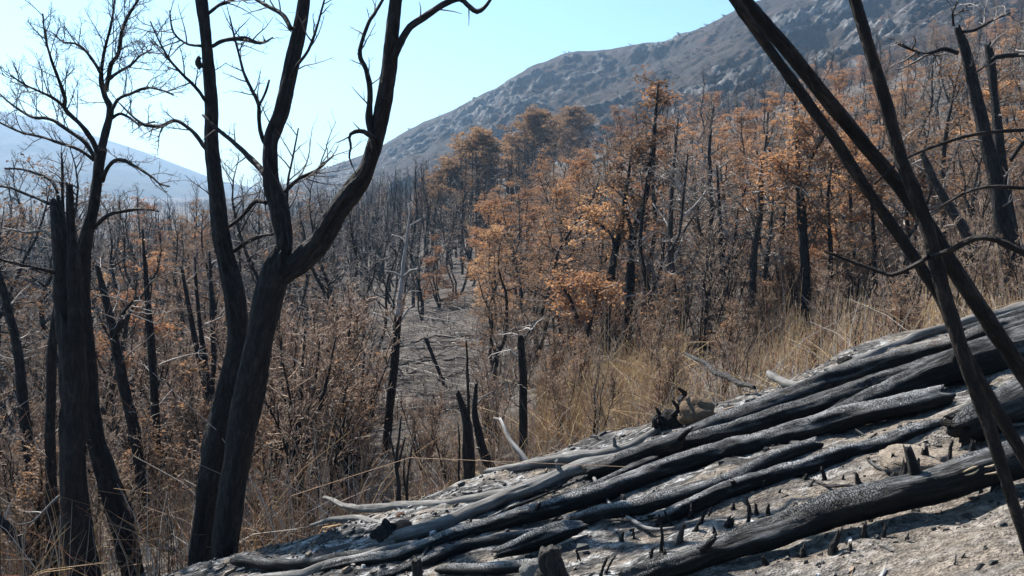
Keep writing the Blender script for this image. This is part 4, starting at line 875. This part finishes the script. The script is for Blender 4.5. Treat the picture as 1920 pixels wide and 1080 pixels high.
# ------------------------------------------------------------------ the burnt woods: prototypes
def gen_tree(seed, H, r0, stems, limbs, limb_len, angle, twigs, leaves, leafsize=0.085, crown0=0.3, sub=2, lsp=0.17, up=0.05, narrow=1.0, twm=None, lmat=None, bark=None, shape='layer'):
    rng = np.random.default_rng(seed); wood = Bag(); tw = Bag(); ends = []
    st = []
    for k in range(stems):
        a = rng.uniform(0, 6.28); lean = (0.05 if stems == 1 else 0.28) * rng.uniform(0.5, 1.3)
        h = H * (1 if k == 0 else rng.uniform(0.7, 0.95)); n = 16; t = np.linspace(0, 1, n)
        off = np.stack([fbm(t * 2.2, 0 * t, 0, seed * 7 + k, 3), fbm(t * 2.2, 0 * t, 4, seed * 7 + k, 3)], 1) * 0.09 * h
        f0 = 0 if k == 0 else rng.uniform(0.0, 0.3)
        P = np.stack([np.cos(a) * lean * h * t ** 1.2, np.sin(a) * lean * h * t ** 1.2, -0.35 + (h + 0.35) * t], 1); P[:, :2] += off - off[0]
        r = r0 * (1 if k == 0 else 0.72) * ((1 - t) ** 0.8 * 0.92 + 0.08); r[0] *= 1.35
        wood.add(P, r, 8, rng.uniform()); st.append((P, r))
    for (P, r) in st:
        n = len(P)
        for k in range(limbs // stems):
            t = crown0 + (0.985 - crown0) * (k + rng.uniform()) / (limbs // stems); i = min(int(t * (n - 1)), n - 2); f = t * (n - 1) - i
            p = P[i] * (1 - f) + P[i + 1] * f; a = rng.uniform(0, 6.28) ; e = math.radians(angle + rng.normal(0, 12)) + (t - 0.5) * 0.7
            d = np.array([math.cos(a) * math.cos(e), math.sin(a) * math.cos(e), math.sin(e)])
            if shape == 'layer': l = limb_len * (1.15 - 0.8 * t) * rng.uniform(0.55, 1.1)
            else: l = limb_len * (0.35 + 0.9 * math.sin(math.pi * min(1, max(0.02, (t - crown0) / (1 - crown0))) ** 0.8)) * rng.uniform(0.7, 1.05)
            l *= narrow
            rr = min(0.55 * r[i], 0.035) + 0.004
            Q, q = grow(rng, p, d, l, rr, 0.006, 8, 0.16, up); wood.add(Q, q, 5, rng.uniform())
            sprout(tw, rng, Q, q, twigs, l * 0.42 + 0.25, 0.011, sub, up, 0.2, 1.0, 0.22, ends, 0.35 if leaves else 0.7, None, 0.0065)
    parts = {'trunk': wood.mesh('trunk', bark or BARK), 'twigs': tw.mesh('twigs', twm or TWIG)}
    if leaves: 
        C = spray(rng, ends, leaves, lsp, 0.028 if shape == 'layer' else 0.12); parts['crown'] = leaf_mesh(C, rng, leafsize, lmat or LEAF)
    return parts
ROUNDL = mat_leaf('brown_leaves', [(0.12, 0.078, 0.05), (0.18, 0.115, 0.07), (0.25, 0.16, 0.095), (0.33, 0.22, 0.135)])
PROTO = {
    'rust': [gen_tree(301 + i, h, 0.12, s, lm, ll, an, 7, lv, 0.085, c0, 2, 0.17) for i, (h, s, lm, ll, an, lv, c0) in enumerate(
        [(7.0, 2, 26, 3.0, 0, 11, 0.2), (8.0, 1, 24, 3.3, 4, 11, 0.22), (6.0, 3, 30, 2.6, 8, 9, 0.15), (6.5, 1, 22, 3.0, 0, 13, 0.15)])],
    'sparse': [gen_tree(321 + i, h, 0.12, s, lm, ll, an, 8, 3, 0.08, c0, 2, 0.15, lmat=LEAFD) for i, (h, s, lm, ll, an, c0) in enumerate(
        [(8.0, 2, 26, 2.8, 12, 0.3), (9.0, 1, 24, 2.8, 15, 0.32), (7.0, 3, 27, 2.4, 18, 0.25)])],
    'bare': [gen_tree(341 + i, h, 0.11, s, lm, ll, an, 8, 0, 0, c0, 2) for i, (h, s, lm, ll, an, c0) in enumerate(
        [(8.0, 1, 24, 2.6, 18, 0.3), (7.5, 2, 26, 2.4, 22, 0.28), (9.0, 1, 24, 2.6, 26, 0.35), (6.5, 3, 27, 2.2, 28, 0.25)])],
    'dark': [gen_tree(361 + i, h, 0.12, s, lm, ll, an, 8, 0, 0, c0, 2, twm=TWIGD) for i, (h, s, lm, ll, an, c0) in enumerate(
        [(9.0, 1, 20, 1.8, 45, 0.4), (8.0, 2, 24, 1.7, 45, 0.35), (10., 1, 22, 1.8, 48, 0.5)])],
    'round': [gen_tree(381 + i, 11, 0.2, 1, 76, 5.4, 20, 6, 13, 0.24, 0.12, 2, 0.34, lmat=ROUNDL, shape='round') for i in range(2)],
    'feather': [gen_tree(401 + i, h, 0.03, 6, 60, 1.0, 62, 9, 0, 0, 0.25, 2, up=0.14, twm=TWIGF) for i, h in enumerate([3.4, 2.8])],
    'brush': [gen_tree(391 + i, h, 0.035, 5, 40, 0.9, 55, 7, lv, 0.05, 0.2, 2, 0.10, up=0.12, twm=TWIGB, lmat=LEAFD) for i, (h, lv) in enumerate([(2.8, 0), (2.3, 1), (3.3, 0)])],
}
GROWN = []
def plant(kind, i, p, sc, rot, label, group, name=None, cat='tree'):
    pr = PROTO[kind][i % len(PROTO[kind])]
    root = thing(name or {'rust': 'rust_leaved_tree', 'sparse': 'scorched_tree', 'bare': 'bare_tree', 'dark': 'charred_tree', 'round': 'round_crowned_tree', 'brush': 'brown_bush', 'feather': 'feathery_shrub'}[kind], label, cat, p, group)
    if group: GROWN.append((root, label, p))
    root.rotation_euler = (0, 0, rot); root.scale = (sc * 1.0, sc * 1.0, sc)
    for nm, me in pr.items():
        o = link(nm, me, root)
        if nm != 'trunk': o['kind'] = 'stuff'
    return root
PLACED = []
def free(x, y, dmin):
    for (a, b) in PLACED:
        if (a - x) ** 2 + (b - y) ** 2 < dmin * dmin: return False
    return True
def in_clearing(x, y):
    u = x / y
    if -0.11 < u < 0.10 and 70 < y < 150: return True
    return (-0.165 < u < -0.035 and 12 < y < 44) or (-0.04 <= u < 0.02 and 12 < y < 20)
def scatter(seed, n, u0, u1, y0, y1, kinds, dmin, label, group, sc=(0.8, 1.2), ok=None, p=1.3):
    """kinds: list of (kind, weight). Trees of one kind in one zone share a label."""
    rng = np.random.default_rng(seed); ks = [k for k, w in kinds]; ws = np.cumsum([w for k, w in kinds]); ws = ws / ws[-1]; done = 0
    for _ in range(n * 8):
        if done >= n: break
        y = (y0 ** p + (y1 ** p - y0 ** p) * rng.uniform()) ** (1 / p); x = rng.uniform(u0, u1) * y
        if in_clearing(x, y) or not free(x, y, dmin) or (ok and not ok(x, y)): continue
        PLACED.append((x, y)); k = ks[int(np.searchsorted(ws, rng.uniform()))]
        if k == 'rust' and x / y > 0.12 and rng.uniform() < 0.3 and 'bare' in label: k = 'bare'
        z = float(terr(x, y)) - 0.05
        plant(k, int(rng.integers(0, 99)), (x, y, z), rng.uniform(*sc), rng.uniform(0, 6.28), label[k], group[k]); done += 1
def set_tree(kind, i, px, py, depth, sc, label, seed=0):
    """a tree whose foot is sought under the pixel's line at the given distance"""
    p = at(px, py, depth); z = float(terr(p[0], p[1])); PLACED.append((p[0], p[1]))
    return plant(kind, i, (p[0], p[1], z - 0.05), sc, seed * 1.7, label, None)

for i, (px, d, sc, lb) in enumerate([(560, 11.5, 0.85, 'feathery tan shrub closest to the near stem of the forked tree'), (610, 12.5, 1.0, 'tall feathery tan shrub below the elbowed limb'), (655, 11.5, 0.8, 'feathery tan shrub left of the pale snag'),
        (585, 15, 1.0, 'feathery tan shrub furthest back below the elbowed limb'), (505, 13, 0.8, 'feathery tan shrub half hidden by the near stem'), (800, 11.5, 0.42, 'low feathery tan shrub left of the broken-topped stump'),
        (930, 11.5, 0.42, 'low feathery tan shrub left of the hooked snag'), (1050, 12, 0.4, 'low feathery tan shrub right of the hooked snag'), (330, 14, 0.8, 'feathery tan shrub left of the forked tree')]):
    set_tree('feather', i, px, 800, d, sc, lb, i)
# trees that stand out singly
set_tree('round', 0, 985, 300, 122, 0.88, 'big round-crowned brown tree standing above the orange trees', 1)
set_tree('round', 1, 1070, 300, 140, 0.72, 'darker round tree touching the right flank of the big round-crowned one', 2)
set_tree('round', 1, 885, 370, 96, 0.78, 'round dark-brown tree below and left of the big round-crowned one', 3)
set_tree('round', 0, 832, 390, 90, 0.6, 'smaller round brown tree at the left end of the round-crowned row', 5)
set_tree('rust', 3, 930, 560, 36, 0.62, 'orange layered tree at the near edge of the bare clearing', 4)
set_tree('rust', 0, 985, 520, 42, 0.78, 'bright orange layered tree behind the near-edge one', 6)
set_tree('rust', 1, 1060, 560, 34, 0.66, 'broad orange tree over the straw thicket, left of the tall dark trunks', 7)
set_tree('rust', 2, 825, 590, 47, 0.62, 'small orange tree alone at the back of the clearing', 8)
set_tree('rust', 1, 1440, 300, 62, 0.8, 'orange tree top showing left of the thickest leaning pole against the rocks', 9)
set_tree('rust', 0, 1590, 260, 60, 0.8, 'yellow-orange tree framed between the two leaning poles', 10)
set_tree('rust', 2, 1875, 150, 75, 1.0, 'rust-brown tree high on the slope in the upper corner', 11)
set_tree('sparse', 0, 1000, 640, 27, 0.75, 'half-bare scorched tree behind the hooked snag', 12)
set_tree('sparse', 2, 925, 690, 24, 0.6, 'low scorched tree at the foot of the clearing behind the leaning stub', 13)

Lb = {}
scatter(1, 34, 0.0, 0.62, 25, 33, [('rust', 3), ('sparse', 5), ('bare', 3)], 1.7,
    {'rust': 'orange-leaved tree by the straw thicket', 'sparse': 'half-bare brown tree by the straw thicket', 'bare': 'leafless grey tree by the straw thicket'},
    {'rust': 'orange trees of the near slope', 'sparse': 'half-bare trees of the near slope', 'bare': 'leafless trees of the near slope'}, (0.4, 0.7))
scatter(2, 185, -0.03, 0.66, 30, 75, [('rust', 3.5), ('sparse', 4), ('bare', 5), ('dark', 1.5)], 1.9,
    {'rust': 'orange-leaved tree midway up the slope', 'sparse': 'thinly leaved scorched tree midway up the slope', 'bare': 'leafless grey tree midway up the slope', 'dark': 'blackened leafless tree midway up the slope'},
    {'rust': 'orange trees of the middle slope', 'sparse': 'scorched trees of the middle slope', 'bare': 'leafless trees of the middle slope', 'dark': 'blackened trees of the middle slope'}, (0.5, 0.82))
scatter(3, 210, -0.02, 0.70, 75, 200, [('rust', 3), ('sparse', 3), ('bare', 3), ('dark', 4)], 3.0,
    {'rust': 'small rust-coloured tree below the rocks', 'sparse': 'small brown tree below the rocks', 'bare': 'small leafless tree below the rocks', 'dark': 'small blackened tree below the rocks'},
    {'rust': 'rust trees below the rocks', 'sparse': 'brown trees below the rocks', 'bare': 'leafless trees below the rocks', 'dark': 'blackened trees below the rocks'}, (0.6, 1.0))
scatter(4, 70, -0.70, -0.12, 15, 40, [('bare', 6), ('sparse', 2), ('dark', 2), ('rust', 0.4)], 1.9,
    {'rust': 'orange-leaved tree low in the valley', 'bare': 'leafless grey tree low in the valley', 'sparse': 'half-scorched tree low in the valley', 'dark': 'black leafless tree low in the valley'},
    {'rust': 'orange trees of the near valley', 'bare': 'leafless trees of the near valley', 'sparse': 'half-scorched trees of the near valley', 'dark': 'black trees of the near valley'}, (0.5, 0.85))
scatter(5, 190, -0.72, -0.02, 40, 110, [('bare', 5), ('dark', 4), ('sparse', 1.5), ('rust', 0.3)], 2.6,
    {'bare': 'leafless grey tree deep in the valley', 'dark': 'black leafless tree deep in the valley', 'sparse': 'brown-tinged tree deep in the valley', 'rust': 'orange-tinged tree deep in the valley'},
    {'bare': 'leafless valley trees', 'dark': 'black valley trees', 'sparse': 'brown valley trees', 'rust': 'orange valley trees'}, (0.65, 1.0))
scatter(6, 40, -0.70, -0.05, 8.8, 17, [('brush', 1)], 0.9, {'brush': 'brown twiggy bush in the lower thicket'}, {'brush': 'brown bushes of the thicket'}, (0.5, 0.85), ok=lambda x, y: x / y < -0.17)
scatter(9, 90, -0.70, -0.16, 17, 42, [('brush', 1)], 1.3, {'brush': 'brown undershrub in the valley woods'}, {'brush': 'undershrubs of the near valley'}, (0.7, 1.2))
scatter(10, 125, 0.0, 0.62, 20, 50, [('brush', 1)], 1.1, {'brush': 'brown undershrub among the orange trees'}, {'brush': 'undershrubs of the slope'}, (0.6, 1.1))
scatter(7, 40, -0.3, 0.62, 9.5, 24, [('brush', 1)], 1.1, {'brush': 'low brown bush behind the logs'}, {'brush': 'low bushes behind the logs'}, (0.3, 0.6))

scatter(8, 110, -0.24, 0.04, 45, 95, [('dark', 4), ('bare', 4), ('sparse', 1)], 1.9,
    {'bare': 'leafless grey tree above the clearing', 'dark': 'blackened slender tree above the clearing', 'sparse': 'brown-tinged tree above the clearing'},
    {'bare': 'grey trees behind the clearing', 'dark': 'black trees behind the clearing', 'sparse': 'brown trees behind the clearing'}, (0.55, 0.85))
# where a tree of a scattered kind can be told from the others, its label says so
def landmarks():
    zones = [(-9999, 70, 'at the left frame edge'), (70, 330, 'left of the forked tree'), (330, 560, 'behind the forked tree'), (560, 730, 'under the elbowed limb'), (730, 930, 'near the pale snag'),
             (930, 1130, 'left of tallest thicket tree'), (1130, 1330, 'around tallest thicket tree'), (1330, 1530, 'left of the leaning poles'), (1530, 1760, 'between the leaning poles'), (1760, 99999, 'at the right frame edge')]
    sets = {}
    for o, lb, p in GROWN:
        px = 960 + FPX * p[0] / p[1]
        for a, b, w in zones:
            if a <= px < b: sets.setdefault((lb, w), []).append((px, o)); break
    words = ['leftmost', 'second from left', 'third from left', 'fourth from left', 'fifth from left', 'sixth from left']
    for (lb, w), L in sets.items():
        L.sort(key=lambda q: q[0])
        for k, (px, o) in enumerate(L):
            s_ = lb + ', ' + w
            if 1 < len(L) <= 6: s_ += ', ' + (words[k] if k < len(L) - 1 else 'rightmost')
            o['label'] = s_
landmarks()

# fallen burnt trunks on the clearing
rng = np.random.default_rng(31)
for q in range(15):
    px, py = rng.uniform(680, 880), rng.uniform(628, 790); p = ground_hit(px, py); L = rng.uniform(0.8, 2.6)
    a = rng.normal(0.1, 0.6); t = np.linspace(-0.5, 0.5, 14); x = p[0] + L * t * math.cos(a); y = p[1] + L * t * math.sin(a)
    r = rng.uniform(0.025, 0.06); P = np.stack([x, y, terr(x, y) + r * 0.7], 1) + rng.normal(0, 0.03, (14, 3))
    V, Q, Tt, tc = rough_tube(P - p, r * np.linspace(1.1, 0.5, 14), 9, rng, 0.15, 0.1, 1.0)
    tag(link('fallen_trunk', make_mesh('fallen_trunk', V, Q, Tt, BARK, True, tc), None, p), 'thin black fallen trunk lying on the pale clearing', 'log', 'fallen trunks on the clearing')
for c, lb in (([(832, 720, 9), (815, 675, 9), (798, 635, 8)], 'leaning black pole standing alone on the clearing'), ([(825, 790, 6), (818, 765, 6), (812, 740, 4)], 'short black stake at the foot of the clearing')):
    snag(lb, [c], float(ground_hit(c[0][0], c[0][1])[1]), 77, tw=0, name='burnt_pole', cat='pole')

# ------------------------------------------------------------------ far woods (beyond counting)
def far_woods():
    rng = np.random.default_rng(12); P3 = []; R3 = []; tcount = 0
    n = 2100; y = 62 * (900 / 62) ** rng.uniform(0, 1, n) ** 1.05; u = rng.uniform(-0.75, 0.03, n)
    n2 = 560; y2 = rng.uniform(160, 300, n2); u2 = rng.uniform(-0.1, 0.7, n2); y = np.concatenate([y, y2]); u = np.concatenate([u, u2]); x = u * y; z = terr(x, y); N = len(x)
    H = rng.uniform(4.5, 8.5, N); H[n:] *= 0.6
    t = np.linspace(0, 1, 3)
    tr = np.stack([x[:, None] + 0.5 * rng.normal(size=(N, 1)) * t, y[:, None] + 0 * t, z[:, None] - 0.3 + H[:, None] * t], -1); tr[:, :, :2] += rng.normal(0, 0.15, (N, 3, 2)) * t[None, :, None]
    rr = (0.14 * (1 - 0.85 * t))[None] * rng.uniform(0.7, 1.3, (N, 1))
    P = [tr]; R = [rr]; C = [np.full(N, 0.15) + rng.uniform(0, 0.3, N)]
    K = 11
    for k in range(K):
        f = rng.uniform(0.3, 0.97, N); p = np.stack([np.array([np.interp(f[i], t, tr[i, :, c]) for i in range(N)]) for c in range(3)], -1)
        a = rng.uniform(0, 6.28, N); e = rng.uniform(0.2, 1.1, N); l = H * 0.24 * (1.3 - f) * rng.uniform(0.6, 1.2, N)
        d = np.stack([np.cos(a) * np.cos(e), np.sin(a) * np.cos(e), np.sin(e)], -1) * l[:, None]
        Pk = p[:, None] + d[:, None] * t[None, :, None]; Pk[:, 1:, 2] += 0.1 * l[:, None]; Pk += rng.normal(0, 0.06, Pk.shape) * t[None, :, None]
        P.append(Pk); R.append(np.broadcast_to(0.045 * (1 - 0.75 * t), (N, 3)) * np.clip(y / 250, 1, 1.8)[:, None]); C.append(rng.uniform(0.1, 0.75, N))
    P = np.concatenate(P); R = np.concatenate(R); C = np.concatenate(C)
    V, Q, _, tc = tube_arrays(P, R, 3, cap=False)
    me = make_mesh('woods', V, Q, None, TWIGD, True, tc, {'rnd': np.repeat(C, 9)})
    tag(link('woods', me), 'mass of distant burnt leafless woods filling the valley and the mountain foot', None, None, 'stuff')
far_woods()

# scrub on the mountain and along its skyline
def scrub():
    rng = np.random.default_rng(13); n_r_, n_a = MX.shape
    i = np.concatenate([rng.integers(20, 249, 1500), rng.integers(246, 254, 260)]); j = rng.integers(0, n_a, len(i))
    p = np.stack([MX[i, j], MY[i, j], MZ[i, j]], -1); h = rng.uniform(0.8, 2.2, len(i)); h[1500:] = 0.7 * np.exp(rng.normal(0, 0.5, 260))
    C = (p[:, None] + rng.normal(0, 1, (len(i), 9, 3)) * np.array([0.8, 0.8, 0.35]) * h[:, None, None] * 0.5); C[..., 2] += h[:, None] * 0.45
    me = leaf_mesh(C.reshape(-1, 3), rng, 0.7, SCRUBM, 0.3); me.name = 'scrub'
    tag(link('scrub', me), 'low dark scrub dotting the mountainside and its skyline', None, None, 'stuff')
SCRUBM = mat_leaf('dark_scrub', [(0.03, 0.027, 0.022), (0.055, 0.045, 0.035), (0.08, 0.06, 0.045)])
scrub()

# ------------------------------------------------------------------ dry cane and grass stalks between the trees
def stalks(seed, N, u0, u1, y0, y1, hgt, cols, wts, ok=None, lean=0.35, thick=0.0035, p=1.0, patch=None):
    rng = np.random.default_rng(seed); y = (y0 ** p + (y1 ** p - y0 ** p) * rng.uniform(0, 1, N)) ** (1 / p); x = rng.uniform(u0, u1, N) * y
    k = 0.35 * fbm(x * 0.5, 0 * x, 0, 5, 3) + y > np.interp(x, [-3, -1.3, 0, 0.9, 2.2, 3.2], [6.8, 6.8, 6.85, 7.1, 7.6, 8.0])
    k &= (fbm(x * 0.55, y * 0.55, 0, seed, 3) + rng.uniform(-0.6, 0.6, N)) > -0.12
    if ok is not None: k &= ok(x, y)
    x, y = x[k], y[k]; N = len(x); z = terr(x, y)
    cl = fbm(x * 0.9, y * 0.9, 0, seed + 2, 3)
    h = hgt * np.exp(rng.normal(0, 0.35, N)) * (1 + 0.7 * cl) * np.where((x / y > -0.17) & (x / y < -0.035), 0.5, 1.0); t = np.linspace(0, 1, 4)
    a = rng.uniform(0, 6.28, N); ln = np.abs(rng.normal(0, lean, N)); dx = np.cos(a) * ln; dy = np.sin(a) * ln
    P = np.stack([x[:, None] + dx[:, None] * h[:, None] * t ** 1.5, y[:, None] + dy[:, None] * h[:, None] * t ** 1.5, z[:, None] - 0.05 + h[:, None] * (t - 0.28 * np.minimum(ln, 1.2)[:, None] * t ** 2.4)], -1)
    P += rng.normal(0, 0.012, P.shape) * t[None, :, None]
    R = thick * rng.uniform(0.7, 1.5, (N, 1)) * (1.15 - 0.8 * t)[None] * np.clip(y / 12, 1, 2.2)[:, None]
    c = np.array(cols)[rng.choice(len(cols), N, p=np.array(wts) / sum(wts))] * rng.uniform(0.65, 1.3, (N, 1))
    return P, R, c
STR, STR2, BRN, GRY, RED, DRK = (0.58, 0.43, 0.23), (0.46, 0.31, 0.16), (0.27, 0.175, 0.11), (0.40, 0.36, 0.32), (0.26, 0.11, 0.06), (0.05, 0.04, 0.035)
noclear = lambda x, y: ~((x / y > -0.15) & (x / y < -0.045) & (y > 22))
sets = [stalks(81, 15000, -0.1, 0.64, 7.0, 17, 0.42, [STR, STR2, BRN, GRY, RED, DRK], [2.5, 3, 4.5, 3.5, 1.5, 1], None, 0.65),
        stalks(82, 5200, 0.03, 0.20, 11, 21, 0.55, [STR, STR2, BRN], [4, 3, 2], None, 0.5),
        stalks(83, 4500, 0.25, 0.55, 13, 24, 0.5, [STR2, BRN, STR, GRY], [3, 3, 2, 1], None, 0.3),
        stalks(84, 15000, -0.72, -0.06, 7.0, 20, 0.65, [BRN, GRY, STR2, RED, DRK], [5, 3.5, 2.5, 1.5, 2], noclear, 0.65),
        stalks(86, 2600, -0.19, 0.0, 18, 48, 0.7, [DRK, GRY], [4, 1], None, 2.2, 0.006),
        stalks(85, 8000, -0.7, 0.62, 18, 42, 1.1, [BRN, GRY, STR2, RED], [4, 3, 2, 2], noclear, 0.4)]
P = np.concatenate([s_[0] for s_ in sets]); R = np.concatenate([s_[1] for s_ in sets]); Cc = np.concatenate([s_[2] for s_ in sets])
V, Q, _, tc = tube_arrays(P, R, 3, cap=False)
tag(link('undergrowth', make_mesh('undergrowth', V, Q, None, STRAW, True, col=np.repeat(Cc, 12, 0))), 'dry cane, grass and twig thicket between the burnt trees', None, None, 'stuff')

# ------------------------------------------------------------------ haze: the air of the valley
def haze_box():
    x0, x1, y0, y1, z0, z1 = -3000, 900, -60, 2800, -22, 190
    V = [(x, y, z) for z in (z0, z1) for y in (y0, y1) for x in (x0, x1)]
    Q = [(0, 2, 3, 1), (4, 5, 7, 6), (0, 1, 5, 4), (2, 6, 7, 3), (0, 4, 6, 2), (1, 3, 7, 5)]
    k = bpy.data.materials.new('valley_haze'); k.use_nodes = True; t = k.node_tree
    t.nodes.remove(t.nodes['Principled BSDF'])
    pv = t.nodes.new('ShaderNodeVolumePrincipled'); pv.inputs['Density'].default_value = 0.00035
    pv.inputs['Color'].default_value = (0.46, 0.7, 1.0, 1); pv.inputs['Anisotropy'].default_value = 0.35
    for a in ('Density Attribute', 'Color Attribute', 'Temperature Attribute'): pv.inputs[a].default_value = ''
    k.cycles.homogeneous_volume = True
    t.links.new(pv.outputs[0], t.nodes['Material Output'].inputs['Volume'])
    o = link('haze', make_mesh('haze', V, Q, None, k, False))
    tag(o, 'pale blue haze filling the valley air', None, None, 'stuff')
haze_box()
